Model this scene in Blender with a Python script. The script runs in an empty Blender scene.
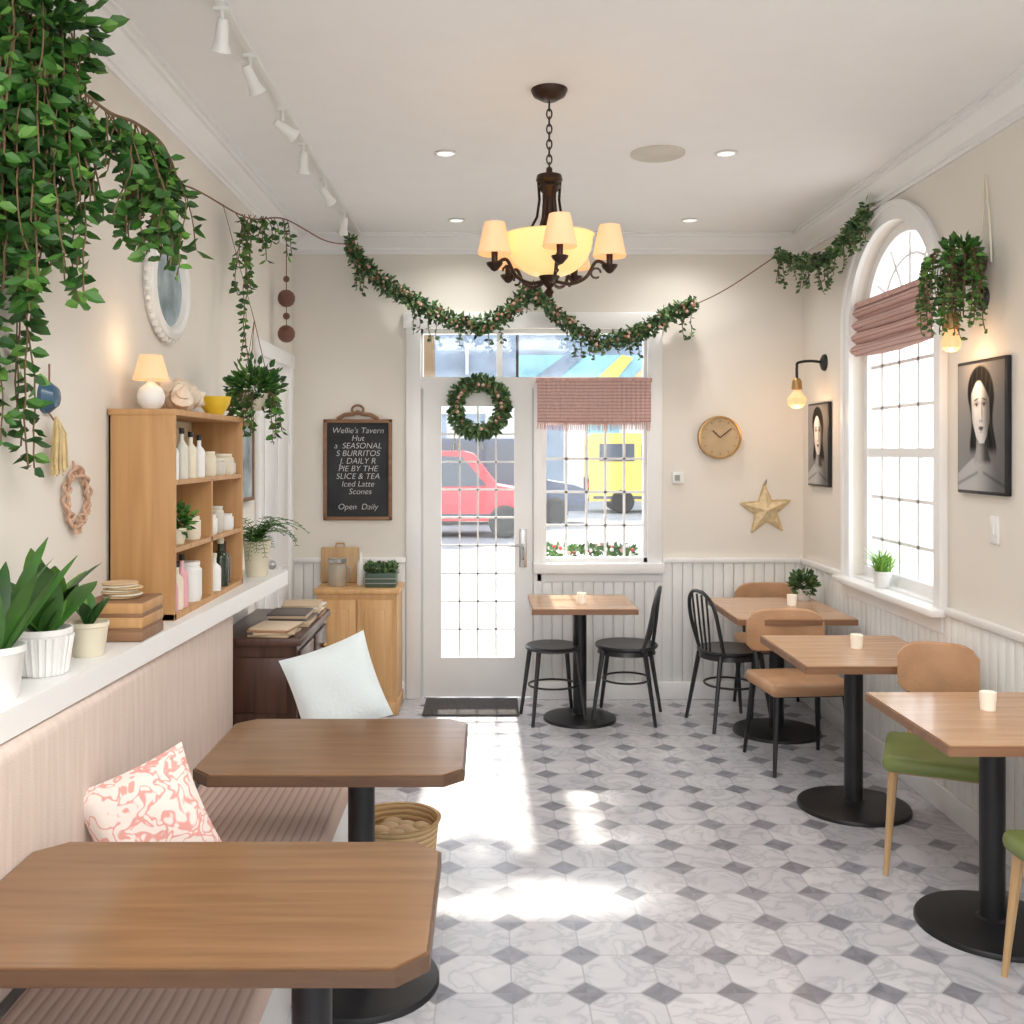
import bpy, math, random, bmesh
from mathutils import Vector, Matrix
R=random.Random(7)
sc=bpy.context.scene
pi=math.pi
# ---------------------------------------------------------------- materials
def nodes(name):
    m=bpy.data.materials.new(name); m.use_nodes=True
    nt=m.node_tree; b=nt.nodes['Principled BSDF']
    return m,nt,b
def rgba(c): return (c[0],c[1],c[2],1)
def ramp(nt,fac,stops):
    r=nt.nodes.new('ShaderNodeValToRGB')
    e=r.color_ramp.elements
    while len(e)<len(stops): e.new(.5)
    for i,(p,c) in enumerate(stops):
        e[i].position=p; e[i].color=rgba(c)
    nt.links.new(fac,r.inputs[0]); return r.outputs[0]
def mat(name,c,rough=.5,metal=0,var=.07,scale=6,emit=None,es=0,bump=0):
    m,nt,b=nodes(name)
    tc=nt.nodes.new('ShaderNodeTexCoord'); n=nt.nodes.new('ShaderNodeTexNoise')
    n.inputs['Scale'].default_value=scale; n.inputs['Detail'].default_value=4
    nt.links.new(tc.outputs['Object'],n.inputs['Vector'])
    lo=[max(0,x*(1-var)) for x in c]; hi=[min(1,x*(1+var)) for x in c]
    nt.links.new(ramp(nt,n.outputs[0],[(.3,lo),(.7,hi)]),b.inputs['Base Color'])
    b.inputs['Roughness'].default_value=rough; b.inputs['Metallic'].default_value=metal
    if emit:
        b.inputs['Emission Color'].default_value=rgba(emit); b.inputs['Emission Strength'].default_value=es
    if bump:
        bp=nt.nodes.new('ShaderNodeBump'); bp.inputs['Strength'].default_value=bump; bp.inputs['Distance'].default_value=.01
        n2=nt.nodes.new('ShaderNodeTexNoise'); n2.inputs['Scale'].default_value=scale*12
        nt.links.new(tc.outputs['Object'],n2.inputs['Vector'])
        nt.links.new(n2.outputs[0],bp.inputs['Height']); nt.links.new(bp.outputs[0],b.inputs['Normal'])
    return m
def wood(name,c1,c2,ax='X',s=1.0,rough=.4):
    m,nt,b=nodes(name)
    tc=nt.nodes.new('ShaderNodeTexCoord'); mp=nt.nodes.new('ShaderNodeMapping')
    sv=[14*s,14*s,14*s]; sv['XYZ'.index(ax)]=1.0*s
    mp.inputs['Scale'].default_value=sv
    nt.links.new(tc.outputs['Object'],mp.inputs['Vector'])
    n=nt.nodes.new('ShaderNodeTexNoise'); n.inputs['Scale'].default_value=2.2; n.inputs['Detail'].default_value=8
    n.inputs['Distortion'].default_value=.6
    nt.links.new(mp.outputs[0],n.inputs['Vector'])
    nt.links.new(ramp(nt,n.outputs[0],[(.3,c1),(.7,c2)]),b.inputs['Base Color'])
    b.inputs['Roughness'].default_value=rough
    return m
def stripes(name,c1,c2,ax='X',sc_=10,rough=.85,dist=0.3,bump=.3):
    m,nt,b=nodes(name)
    tc=nt.nodes.new('ShaderNodeTexCoord'); w=nt.nodes.new('ShaderNodeTexWave')
    w.wave_type='BANDS'; w.bands_direction=ax
    w.inputs['Scale'].default_value=sc_; w.inputs['Distortion'].default_value=dist
    nt.links.new(tc.outputs['Object'],w.inputs['Vector'])
    nt.links.new(ramp(nt,w.outputs['Fac'],[(.0,c1),(.35,c2)]),b.inputs['Base Color'])
    bp=nt.nodes.new('ShaderNodeBump'); bp.inputs['Strength'].default_value=bump; bp.inputs['Distance'].default_value=.004
    nt.links.new(w.outputs['Fac'],bp.inputs['Height']); nt.links.new(bp.outputs[0],b.inputs['Normal'])
    b.inputs['Roughness'].default_value=rough
    return m
def fabric(name,c1,c2):
    m,nt,b=nodes(name)
    tc=nt.nodes.new('ShaderNodeTexCoord'); mp=nt.nodes.new('ShaderNodeMapping'); mp.inputs['Scale'].default_value=(20,20,1.6)
    nt.links.new(tc.outputs['Object'],mp.inputs['Vector'])
    n=nt.nodes.new('ShaderNodeTexNoise'); n.inputs['Scale'].default_value=2; n.inputs['Detail'].default_value=6
    nt.links.new(mp.outputs[0],n.inputs['Vector'])
    nt.links.new(ramp(nt,n.outputs[0],[(.3,c1),(.7,c2)]),b.inputs['Base Color'])
    n2=nt.nodes.new('ShaderNodeTexNoise'); n2.inputs['Scale'].default_value=260
    nt.links.new(tc.outputs['Object'],n2.inputs['Vector'])
    bp=nt.nodes.new('ShaderNodeBump'); bp.inputs['Strength'].default_value=.35; bp.inputs['Distance'].default_value=.004
    nt.links.new(n2.outputs[0],bp.inputs['Height']); nt.links.new(bp.outputs[0],b.inputs['Normal'])
    b.inputs['Roughness'].default_value=.95
    return m
def glass(name,gl=.06,col=(1,1,1)):
    m=bpy.data.materials.new(name); m.use_nodes=True; nt=m.node_tree; nt.nodes.clear()
    o=nt.nodes.new('ShaderNodeOutputMaterial'); mx=nt.nodes.new('ShaderNodeMixShader')
    t=nt.nodes.new('ShaderNodeBsdfTransparent'); g=nt.nodes.new('ShaderNodeBsdfGlossy')
    t.inputs[0].default_value=rgba(col); g.inputs['Roughness'].default_value=.05
    mx.inputs[0].default_value=gl
    nt.links.new(t.outputs[0],mx.inputs[1]); nt.links.new(g.outputs[0],mx.inputs[2]); nt.links.new(mx.outputs[0],o.inputs[0])
    return m
def floor_mat():
    m,nt,b=nodes('octagon_dot_marble_tile')
    g=nt.nodes.new('ShaderNodeNewGeometry'); s=nt.nodes.new('ShaderNodeSeparateXYZ'); nt.links.new(g.outputs['Position'],s.inputs[0])
    def mt(op,a,c=None):
        n=nt.nodes.new('ShaderNodeMath'); n.operation=op
        for i,v in enumerate((a,c)):
            if v is None: continue
            if isinstance(v,(int,float)): n.inputs[i].default_value=v
            else: nt.links.new(v,n.inputs[i])
        return n.outputs[0]
    p=.235
    def ax(o):
        u=mt('DIVIDE',mt('ADD',o,10.03),p); f=mt('ABSOLUTE',mt('SUBTRACT',mt('FRACT',u),.5))
        return mt('SUBTRACT',.5,f),mt('FLOOR',u)
    ax_,ix=ax(s.outputs[0]); ay_,iy=ax(s.outputs[1])
    sm=mt('ADD',ax_,ay_); dot=mt('LESS_THAN',sm,.29)
    edge=mt('LESS_THAN',mt('ABSOLUTE',mt('SUBTRACT',sm,.29)),.018)
    line=mt('LESS_THAN',mt('MINIMUM',ax_,ay_),.012)
    line=mt('MULTIPLY',line,mt('SUBTRACT',1,dot)); grout=mt('MAXIMUM',edge,line)
    cb=nt.nodes.new('ShaderNodeCombineXYZ'); nt.links.new(ix,cb.inputs[0]); nt.links.new(iy,cb.inputs[1])
    wn=nt.nodes.new('ShaderNodeTexWhiteNoise'); nt.links.new(cb.outputs[0],wn.inputs['Vector'])
    # separate hash for the dots (centred on cell corners)
    rx=mt('FLOOR',mt('ADD',mt('DIVIDE',mt('ADD',s.outputs[0],10.03),p),.5)); ry=mt('FLOOR',mt('ADD',mt('DIVIDE',mt('ADD',s.outputs[1],10.03),p),.5))
    cb2=nt.nodes.new('ShaderNodeCombineXYZ'); nt.links.new(rx,cb2.inputs[0]); nt.links.new(ry,cb2.inputs[1]); cb2.inputs[2].default_value=3
    wn2=nt.nodes.new('ShaderNodeTexWhiteNoise'); nt.links.new(cb2.outputs[0],wn2.inputs['Vector'])
    va=nt.nodes.new('ShaderNodeVectorMath'); va.operation='ADD'; nt.links.new(g.outputs['Position'],va.inputs[0])
    vs=nt.nodes.new('ShaderNodeVectorMath'); vs.operation='SCALE'; nt.links.new(wn.outputs['Color'],vs.inputs[0]); vs.inputs['Scale'].default_value=5
    nt.links.new(vs.outputs[0],va.inputs[1])
    n=nt.nodes.new('ShaderNodeTexNoise'); n.inputs['Scale'].default_value=6; n.inputs['Detail'].default_value=7; n.inputs['Distortion'].default_value=1.5
    nt.links.new(va.outputs[0],n.inputs['Vector'])
    light=ramp(nt,n.outputs[0],[(.3,(.66,.655,.68)),(.45,(.61,.61,.64)),(.5,(.50,.50,.54)),(.55,(.63,.63,.66)),(.75,(.71,.70,.72))])
    def mix(f,a,c):
        x=nt.nodes.new('ShaderNodeMix'); x.data_type='RGBA'
        nt.links.new(f,x.inputs[0])
        for i,v in ((6,a),(7,c)):
            if isinstance(v,tuple): x.inputs[i].default_value=rgba(v)
            else: nt.links.new(v,x.inputs[i])
        return x.outputs[2]
    def mul(a,c):
        mu=nt.nodes.new('ShaderNodeMix'); mu.data_type='RGBA'; mu.blend_type='MULTIPLY'; mu.inputs[0].default_value=1
        nt.links.new(a,mu.inputs[6]); nt.links.new(c,mu.inputs[7]); return mu.outputs[2]
    tint=ramp(nt,wn.outputs['Value'],[(0,(.86,.86,.89)),(1,(1,1,1))])
    dark=mul(ramp(nt,n.outputs[0],[(.3,(.22,.22,.26)),(.7,(.36,.36,.41))]),ramp(nt,wn2.outputs['Value'],[(0,(.75,.75,.75)),(1,(1.0,1.0,1.0))]))
    c=mix(dot,mul(light,tint),dark); c=mix(grout,c,(.43,.43,.46))
    nt.links.new(c,b.inputs['Base Color']); b.inputs['Roughness'].default_value=.22
    return m
def pattern(name,c1,c2,scale=9):
    m,nt,b=nodes(name)
    tc=nt.nodes.new('ShaderNodeTexCoord'); n=nt.nodes.new('ShaderNodeTexNoise'); n.inputs['Scale'].default_value=scale
    n.inputs['Detail'].default_value=1; n.inputs['Distortion'].default_value=1.2
    nt.links.new(tc.outputs['Object'],n.inputs['Vector'])
    nt.links.new(ramp(nt,n.outputs[0],[(.43,c1),(.47,c2),(.52,c2),(.56,c1)]),b.inputs['Base Color'])
    b.inputs['Roughness'].default_value=.9
    return m
def photo_mat():
    m,nt,b=nodes('monochrome_photo_print')
    a=nt.nodes.new('ShaderNodeVertexColor'); a.layer_name='Col'
    n=nt.nodes.new('ShaderNodeTexNoise'); n.inputs['Scale'].default_value=300
    mx=nt.nodes.new('ShaderNodeMix'); mx.data_type='RGBA'; mx.blend_type='MULTIPLY'; mx.inputs[0].default_value=.15
    nt.links.new(a.outputs[0],mx.inputs[6]); nt.links.new(n.outputs[0],mx.inputs[7]); nt.links.new(mx.outputs[2],b.inputs['Base Color'])
    b.inputs['Roughness'].default_value=.7; b.inputs['Specular IOR Level'].default_value=.15
    return m

WALL=mat('cream_wall_paint',(.81,.77,.70),.8,var=.015,scale=2)
CEIL=mat('ceiling_paint',(.92,.92,.92),.85,var=.01)
TRIM=mat('white_trim_paint',(.89,.89,.885),.4,var=.015)
WAIN=mat('wainscot_paint',(.84,.84,.82),.5,var=.02)
FLOOR=floor_mat()
GLASS=glass('window_glass',.05)
BLACK=mat('black_metal',(.018,.018,.02),.4,.3,var=.2)
BLK2=mat('black_painted_wood',(.025,.025,.028),.35,var=.2)
WALNUT=wood('walnut_table_top',(.20,.105,.05),(.265,.145,.07),'X',.9,.2)
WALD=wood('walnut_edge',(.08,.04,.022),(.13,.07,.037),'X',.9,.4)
OAK=wood('oak_table_top',(.48,.27,.14),(.62,.38,.22),'X',.9,.18)
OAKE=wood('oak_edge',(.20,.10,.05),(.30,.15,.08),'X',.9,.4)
SHELFW=wood('honey_oak',(.46,.24,.09),(.58,.33,.14),'Z',.8,.5)
SHELFI=mat('shelf_cream_interior',(.74,.62,.44),.7)
PINE=wood('pine_cabinet',(.58,.32,.13),(.72,.44,.20),'Z',.8,.45)
DARKW=wood('dark_mahogany',(.04,.018,.012),(.10,.045,.03),'Z',.9,.35)
PINK=fabric('blush_linen_back',(.66,.545,.475),(.75,.635,.565))
PINKS=stripes('ribbed_blush_seat',(.50,.35,.30),(.68,.52,.45),'X',11,.9,.4,.4)
WPIL=mat('pale_blue_pillow_cloth',(.76,.84,.86),.9,var=.03,bump=.2)
PPIL=pattern('coral_print_cloth',(.84,.74,.68),(.76,.36,.32),19)
TAN=mat('tan_leather',(.50,.28,.15),.5,var=.15,bump=.15)
GREENL=mat('olive_leather',(.20,.25,.07),.45,var=.12)
LEGW=wood('light_beech',(.46,.28,.13),(.58,.38,.19),'Z',1,.4)
CHALK=mat('chalkboard_slate',(.028,.03,.034),.8,var=.4,scale=5)
CHALKW=mat('chalk',(.70,.70,.70),.9)
FRAMEW=wood('frame_brown',(.20,.10,.05),(.30,.16,.08),'X',1,.5)
LEAF=[mat('leaf_deep',(.022,.085,.014),.5,var=.3),mat('leaf_mid',(.045,.15,.02),.5,var=.3),mat('leaf_light',(.12,.28,.045),.5,var=.3)]
IVY=[LEAF[0],LEAF[0],LEAF[1],LEAF[1],LEAF[2]]
LEAFG=[mat('box_deep',(.035,.09,.03),.6,var=.3),mat('box_mid',(.07,.15,.05),.6,var=.3),mat('box_light',(.16,.26,.10),.6,var=.3)]
STEM=mat('vine_stem',(.16,.10,.05),.8)
TWINE=mat('brown_twine',(.22,.10,.07),.8)
BLOSSOM=mat('blush_blossom',(.66,.40,.33),.8)
BERRY=mat('brown_berry',(.30,.15,.09),.6)
WHITEC=mat('white_ceramic',(.84,.84,.82),.3,var=.03)
CREAM=mat('cream_ceramic',(.76,.70,.55),.4)
BRONZE=mat('dark_bronze',(.05,.03,.022),.35,.7,var=.2)
SHADE=mat('lamp_shade_glow',(.72,.48,.30),.7,emit=(1,.56,.26),es=.55)
BOWL=mat('amber_glass_glow',(.75,.58,.30),.3,emit=(1,.68,.24),es=.70)
BULB=mat('bulb_glow',(1,.8,.5),.3,emit=(1,.62,.28),es=4)
BRASS=mat('aged_brass',(.45,.28,.12),.35,.8)
BLIND=stripes('pink_woven_blind',(.40,.23,.20),(.62,.42,.38),'Z',14,.9,1.0,.5)
BLINDF=mat('pink_fringe',(.60,.38,.34),.9,var=.2,scale=40)
WICK=stripes('wicker',(.42,.26,.11),(.66,.46,.24),'Z',16,.8,2.0,.7)
SOIL=mat('soil',(.05,.03,.02),.9)
STEEL=mat('steel',(.5,.5,.5),.3,.9)
GOLDY=mat('straw_gold',(.62,.47,.24),.6,var=.2,scale=30)
MACR=mat('blush_rope',(.56,.36,.25),.85,var=.2,scale=30)
CORKC=mat('cork_face',(.52,.38,.22),.7,var=.15)
YEL=mat('yellow_glaze',(.80,.55,.04),.35)
BLUE=mat('blue_glass',(.05,.12,.20),.15)
PHOTO=photo_mat()
# ---------------------------------------------------------------- builder
class M:
    def __init__(s,name): s.n=name; s.v=[]; s.f=[]; s.m=[]; s.mats=[]
    def mi(s,mt):
        if mt not in s.mats: s.mats.append(mt)
        return s.mats.index(mt)
    def add(s,vs,fs,mt,mx=None):
        o=len(s.v)
        if mx is not None: vs=[mx@Vector(v) for v in vs]
        s.v+= [tuple(v) for v in vs]; i=s.mi(mt)
        for f in fs: s.f.append([o+k for k in f]); s.m.append(i)
    def box(s,c,sz,mt,mx=None,bev=0,seg=2):
        T=Matrix.Translation(c)
        if mx is not None: T=T@mx
        if bev<=0:
            a,b,d=[x/2 for x in sz]
            vs=[(x,y,z) for z in(-d,d) for y in(-b,b) for x in(-a,a)]
            s.add(vs,[(0,2,3,1),(4,5,7,6),(0,1,5,4),(2,6,7,3),(0,4,6,2),(1,3,7,5)],mt,T)
        else:
            bm=bmesh.new(); bmesh.ops.create_cube(bm,size=1)
            for v in bm.verts: v.co=Vector((v.co.x*sz[0],v.co.y*sz[1],v.co.z*sz[2]))
            bmesh.ops.bevel(bm,geom=list(bm.edges),offset=min(bev,min(sz)*.49),segments=seg,profile=.5,affect='EDGES')
            bm.verts.index_update()
            s.add([v.co.copy() for v in bm.verts],[[v.index for v in f.verts] for f in bm.faces],mt,T); bm.free()
    def bx(s,x0,x1,y0,y1,z0,z1,mt,bev=0):
        s.box(((x0+x1)/2,(y0+y1)/2,(z0+z1)/2),(abs(x1-x0),abs(y1-y0),abs(z1-z0)),mt,None,bev)
    def lathe(s,c,prof,mt,seg=24,mx=None):
        T=Matrix.Translation(c)
        if mx is not None: T=T@mx
        vs=[];fs=[]
        for r,z in prof:
            for k in range(seg):
                a=2*pi*k/seg; vs.append((max(r,1e-4)*math.cos(a),max(r,1e-4)*math.sin(a),z))
        for i in range(len(prof)-1):
            for k in range(seg):
                k2=(k+1)%seg; fs.append((i*seg+k,i*seg+k2,(i+1)*seg+k2,(i+1)*seg+k))
        s.add(vs,fs,mt,T)
    def sphere(s,c,r,mt,scl=(1,1,1),seg=14):
        n=seg//2; prof=[(math.sin(pi*i/n),-math.cos(pi*i/n)) for i in range(n+1)]
        s.lathe(c,prof,mt,seg,Matrix.Diagonal((r*scl[0],r*scl[1],r*scl[2],1)))
    def tube(s,pts,r,mt,seg=6,closed=False):
        pts=[Vector(p) for p in pts]; n=len(pts)
        rs=r if isinstance(r,(list,tuple)) else [r]*n
        vs=[];fs=[]; prev=None
        for i,p in enumerate(pts):
            if closed: t=pts[(i+1)%n]-pts[i-1]
            else: t=pts[min(i+1,n-1)]-pts[max(i-1,0)]
            if t.length<1e-9: t=Vector((0,0,1))
            t.normalize()
            if prev is None:
                u=t.cross(Vector((0,0,1)))
                if u.length<.05: u=t.cross(Vector((0,1,0)))
            else: u=prev-t*prev.dot(t)
            u.normalize(); prev=u; w=t.cross(u)
            for k in range(seg):
                a=2*pi*k/seg; vs.append(p+(u*math.cos(a)+w*math.sin(a))*rs[i])
        m=n if closed else n-1
        for i in range(m):
            j=(i+1)%n
            for k in range(seg):
                k2=(k+1)%seg; fs.append((i*seg+k,i*seg+k2,j*seg+k2,j*seg+k))
        if not closed:
            fs.append(tuple(range(seg))[::-1]); fs.append(tuple((n-1)*seg+k for k in range(seg)))
        s.add(vs,fs,mt)
    def prism(s,poly,z0,z1,mt,mx=None,side=None):
        n=len(poly)
        vs=[(x,y,z0) for x,y in poly]+[(x,y,z1) for x,y in poly]
        s.add(vs,[tuple(range(n))[::-1],tuple(range(n,2*n))],mt,mx)
        s.add(vs,[(i,(i+1)%n,n+(i+1)%n,n+i) for i in range(n)],side or mt,mx)
    def leaf(s,p,d,L,W,mt,up=None):
        p=Vector(p); d=Vector(d).normalized()
        up=Vector(up or (R.uniform(-1,1),R.uniform(-1,1),R.uniform(.2,1)))
        x=d.cross(up)
        if x.length<.05: x=d.cross(Vector((1,0,.1)))
        x.normalize(); nn=x.cross(d)
        f=-nn*W*.25
        vs=[p,p+d*L*.3+x*W*.5,p+d*L*.68+x*W*.36,p+d*L,p+d*L*.68-x*W*.36,p+d*L*.3-x*W*.5,p+d*L*.48+f]
        s.add(vs,[(0,1,2,6),(6,2,3),(6,3,4),(0,6,4,5)],mt)
    def blade(s,base,az,el,L,W,bend,mt,n=7,fold=.2):
        p=Vector(base); e=el; vs=[];fs=[]
        sd=Vector((-math.sin(az),math.cos(az),0))
        for i in range(n+1):
            t=i/n; w=W*.5*max(.04,math.sin(pi*min(1,(.08+t*.92)))**.7)
            d=Vector((math.cos(az)*math.cos(e),math.sin(az)*math.cos(e),math.sin(e)))
            nn=d.cross(sd)
            vs+=[p+sd*w,p+nn*w*fold,p-sd*w]
            p=p+d*(L/n); e-=bend/n
        for i in range(n):
            a=i*3; fs+=[(a,a+1,a+4,a+3),(a+1,a+2,a+5,a+4)]
        s.add(vs,fs,mt)
    def strand(s,st,length,mats,ls,sp,sway=.3,out=(0,0,0),stem=.0025,clamp=None):
        p=Vector(st); d=Vector((out[0],out[1],-.3)).normalized(); pts=[p.copy()]; run=0
        while run<length:
            d=(d*.75+Vector((R.uniform(-sway,sway),R.uniform(-sway,sway),-.55))).normalized()
            p=p+d*sp; 
            if clamp: p.x=max(clamp,p.x)
            run+=sp; pts.append(p.copy())
            for k in range(R.choice((1,2))):
                a=R.uniform(0,2*pi); dd=Vector((math.cos(a),math.sin(a),R.uniform(-.9,.1)))
                z=ls*R.uniform(.65,1.2); s.leaf(p,dd,z,z*.72,R.choice(mats))
        s.tube(pts,stem,STEM,4)
    def clampx(s,lo=None,hi=None):
        s.v=[(max(lo,v[0]) if lo is not None else min(hi,v[0]),v[1],v[2]) for v in s.v]
    def done(s,loc=None,rz=0):
        me=bpy.data.meshes.new(s.n)
        if loc is None:
            xs=[v[0] for v in s.v]; ys=[v[1] for v in s.v]; zs=[v[2] for v in s.v]
            o=((min(xs)+max(xs))/2,(min(ys)+max(ys))/2,min(zs))
            vs=[(v[0]-o[0],v[1]-o[1],v[2]-o[2]) for v in s.v]; loc=o
        else: vs=s.v
        me.from_pydata(vs,[],s.f)
        for m_ in s.mats: me.materials.append(m_)
        me.polygons.foreach_set('material_index',s.m)
        me.polygons.foreach_set('use_smooth',[True]*len(s.f))
        try: me.set_sharp_from_angle(angle=math.radians(35))
        except Exception: pass
        me.update()
        ob=bpy.data.objects.new(s.n,me); ob.location=loc; ob.rotation_euler=(0,0,rz)
        sc.collection.objects.link(ob)
        return ob
def inst(ob,loc,rz=0):
    o=ob.copy(); o.location=loc; o.rotation_euler=(0,0,rz); sc.collection.objects.link(o); return o
def catmull(P,n=10):
    P=[Vector(p) for p in P]; Q=[P[0]*2-P[1]]+P+[P[-1]*2-P[-2]]; out=[]
    for i in range(1,len(Q)-2):
        a,b,c,d=Q[i-1:i+3]
        for k in range(n):
            t=k/n
            out.append(.5*((2*b)+(c-a)*t+(2*a-5*b+4*c-d)*t*t+(3*b-a-3*c+d)*t**3))
    out.append(P[-1]); return out
def fmx(c,n,roll=0):
    n=Vector(n).normalized(); x=Vector((0,0,1)).cross(n).normalized(); y=n.cross(x)
    m=Matrix((x,y,n)).transposed().to_4x4(); return Matrix.Translation(c)@m@Matrix.Rotation(roll,4,'Z')

XL,XR,YF,YB,H=-1.34,2.16,6.85,-1.6,3.17
# ---------------------------------------------------------------- room shell
m=M('floor'); m.bx(XL-.2,XR+.2,YB-.2,YF+.2,-.1,0,FLOOR); m.done()
m=M('ceiling'); m.bx(XL-.2,XR+.2,YB-.2,YF+.2,H,H+.15,CEIL); m.done()
m=M('wall_left'); m.bx(XL-.2,XL,YB,YF,0,H,WALL); m.done()
m=M('wall_far')
m.bx(XL-.2,-.47,YF,YF+.2,0,H,WALL); m.bx(1.10,XR+.2,YF,YF+.2,0,H,WALL)
m.bx(-.47,1.10,YF,YF+.2,2.53,H,WALL); m.bx(.36,1.10,YF,YF+.2,0,.90,WALL); m.done()
m=M('wall_back')
m.bx(XL-.2,-1.1,YB-.2,YB,0,H,WALL); m.bx(1.95,XR+.2,YB-.2,YB,0,H,WALL); m.bx(-1.1,1.95,YB-.2,YB,2.95,H,WALL); m.bx(-1.1,1.95,YB-.2,YB,0,.3,WALL)
m.done()
m=M('window_3')
for x in (-1.1,-.1,.9,1.91): m.bx(x,x+.05,YB-.12,YB-.06,.3,2.95,TRIM)
m.bx(-1.1,1.95,YB-.12,YB-.06,.3,.36,TRIM); m.bx(-1.1,1.95,YB-.12,YB-.06,2.89,2.95,TRIM); m.bx(-1.1,1.95,YB-.11,YB-.07,2.2,2.25,TRIM); m.done()
# right wall with arched opening
WY,WW,WS,WH,WZ=5.35,.56,2.42,.50,.95
def arch(y,w=WW,h=WH): 
    q=1-((y-WY)/w)**2; return WS+h*math.sqrt(max(0,q))
m=M('wall_right')
m.bx(XR,XR+.2,YB,WY-WW,0,H,WALL); m.bx(XR,XR+.2,WY+WW,YF,0,H,WALL); m.bx(XR,XR+.2,WY-WW,WY+WW,0,WZ,WALL)
N=36
for i in range(N):
    a0=pi-pi*i/N; a1=pi-pi*(i+1)/N
    y0=WY+WW*math.cos(a0); y1=WY+WW*math.cos(a1); z0=arch(y0); z1=arch(y1)
    m.add([(XR,y0,z0),(XR,y1,z1),(XR,y1,H),(XR,y0,H),(XR+.2,y0,z0),(XR+.2,y1,z1),(XR+.2,y1,H),(XR+.2,y0,H)],
      [(0,1,2,3),(7,6,5,4),(0,4,5,1)],WALL)
m.done()
# arched window casing + sash
m=M('window_2')
def band(w0,h0,w1,h1,x0,x1,zb,mt):
    P=[(WY-w0,zb,WY-w1,zb)]
    for i in range(N+1):
        a=pi-pi*i/N
        P.append((WY+w0*math.cos(a),WS+h0*math.sin(a),WY+w1*math.cos(a),WS+h1*math.sin(a)))
    P.append((WY+w0,zb,WY+w1,zb))
    vs=[];fs=[]
    for (a,b,c,d) in P: vs+=[(x0,a,b),(x0,c,d),(x1,c,d),(x1,a,b)]
    for i in range(len(P)-1):
        o=i*4
        for k in range(4): fs.append((o+k,o+(k+1)%4,o+4+(k+1)%4,o+4+k))
    fs+= [(0,1,2,3),tuple(len(vs)-4+k for k in range(4))]
    m.add(vs,fs,mt)
band(WW,WH,WW+.09,WH+.09,XR-.028,XR,WZ,TRIM)
band(WW+.07,WH+.07,WW+.10,WH+.10,XR-.042,XR-.02,WZ,TRIM)
band(WW-.055,WH-.055,WW,WH,XR+.06,XR+.14,WZ,TRIM)
m.bx(XR+.0,XR+.2,WY-WW,WY+WW,WZ-.001,WZ+.012,TRIM)
m.bx(XR+.06,XR+.14,WY-WW,WY+WW,WZ,WZ+.07,TRIM)
m.bx(XR+.06,XR+.14,WY-WW,WY+WW,WS-.04,WS+.02,TRIM)
m.bx(XR+.065,XR+.135,WY-WW,WY+WW,1.66,1.71,TRIM)
for k in (-.30,-.10,.10,.30): 
    m.bx(XR+.09,XR+.11,WY+k*1.2-.011,WY+k*1.2+.011,WZ,WS,TRIM)
for z in (1.19,1.43,1.94,2.18): m.bx(XR+.09,XR+.11,WY-WW,WY+WW,z-.009,z+.009,TRIM)
for a in (30,60,90,120,150):
    a=math.radians(a); m.tube([(XR+.1,WY+.16*math.cos(a),WS+.15*math.sin(a)),(XR+.1,WY+(WW-.03)*math.cos(a),WS+(WH-.03)*math.sin(a))],.009,TRIM,4)
for rr in (.16,.36):
    m.tube([(XR+.1,WY+rr*math.cos(pi*i/20),WS+rr*.92*math.sin(pi*i/20)) for i in range(21)],.009,TRIM,4)
m.bx(XR-.09,XR+.15,WY-WW-.12,WY+WW+.12,WZ-.035,WZ,TRIM,.008)
m.bx(XR-.03,XR,WY-WW-.09,WY+WW+.09,WZ-.11,WZ-.035,TRIM)
m.bx(XR+.098,XR+.102,WY-WW,WY+WW,WZ+.05,WS,GLASS)
m.done()
# far window + door frame
m=M('window_1')
y0,y1=YF-.03,YF
def casing(a,b,c,d,yy0=y0,yy1=y1,bev=.006): m.bx(a,b,yy0,yy1,c,d,TRIM,bev)
casing(-.56,-.46,.0,2.62); casing(1.09,1.19,.86,2.62); casing(-.58,1.21,2.53,2.64,YF-.04,YF); casing(.31,.37,0,2.12)
casing(.31,1.20,.86,.93,YF-.07,YF+.04)
casing(.33,1.19,.80,.86)
F0,F1=YF+.02,YF+.10
for a,b,c,d in ((-.47,-.445,0,2.53),(1.07,1.10,.9,2.53),(-.47,1.10,2.50,2.53),(-.47,1.10,2.13,2.20),(.30,.40,0,2.2),(.36,1.10,.9,.96),(.06,.10,2.2,2.5)):
    m.bx(a,b,F0,F1,c,d,TRIM)
m.bx(-.47,1.10,YF+.0,YF+.03,2.12,2.2,TRIM)
for x in (.54,.68,.81,.94): m.bx(x-.008,x+.008,YF+.05,YF+.07,.95,2.13,TRIM)
for z in (1.18,1.41,1.64,1.88): m.bx(.40,1.07,YF+.05,YF+.07,z-.008,z+.008,TRIM)
m.bx(.40,1.07,YF+.058,YF+.062,.95,2.5,GLASS); m.bx(-.44,.40,YF+.058,YF+.062,2.2,2.5,GLASS)
m.bx(.36,.40,YF+.0,YF+.03,.93,2.12,TRIM,.004)
m.done()
m=M('door_1')
D0,D1=YF+.0,YF+.045
for a,b,c,d in ((-.445,-.32,.01,2.125),(.18,.305,.01,2.125),(-.32,.18,.01,.28),(-.32,.18,2.0,2.125)):
    m.bx(a,b,D0,D1,c,d,TRIM)
for i in range(1,4): x=-.32+.5*i/4; m.bx(x-.006,x+.006,D0+.015,D1-.012,.28,2.0,TRIM)
for i in range(1,9): z=.28+1.72*i/9; m.bx(-.32,.18,D0+.015,D1-.012,z-.006,z+.006,TRIM)
m.bx(-.32,.18,D0+.02,D0+.024,.28,2.0,GLASS)
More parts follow.
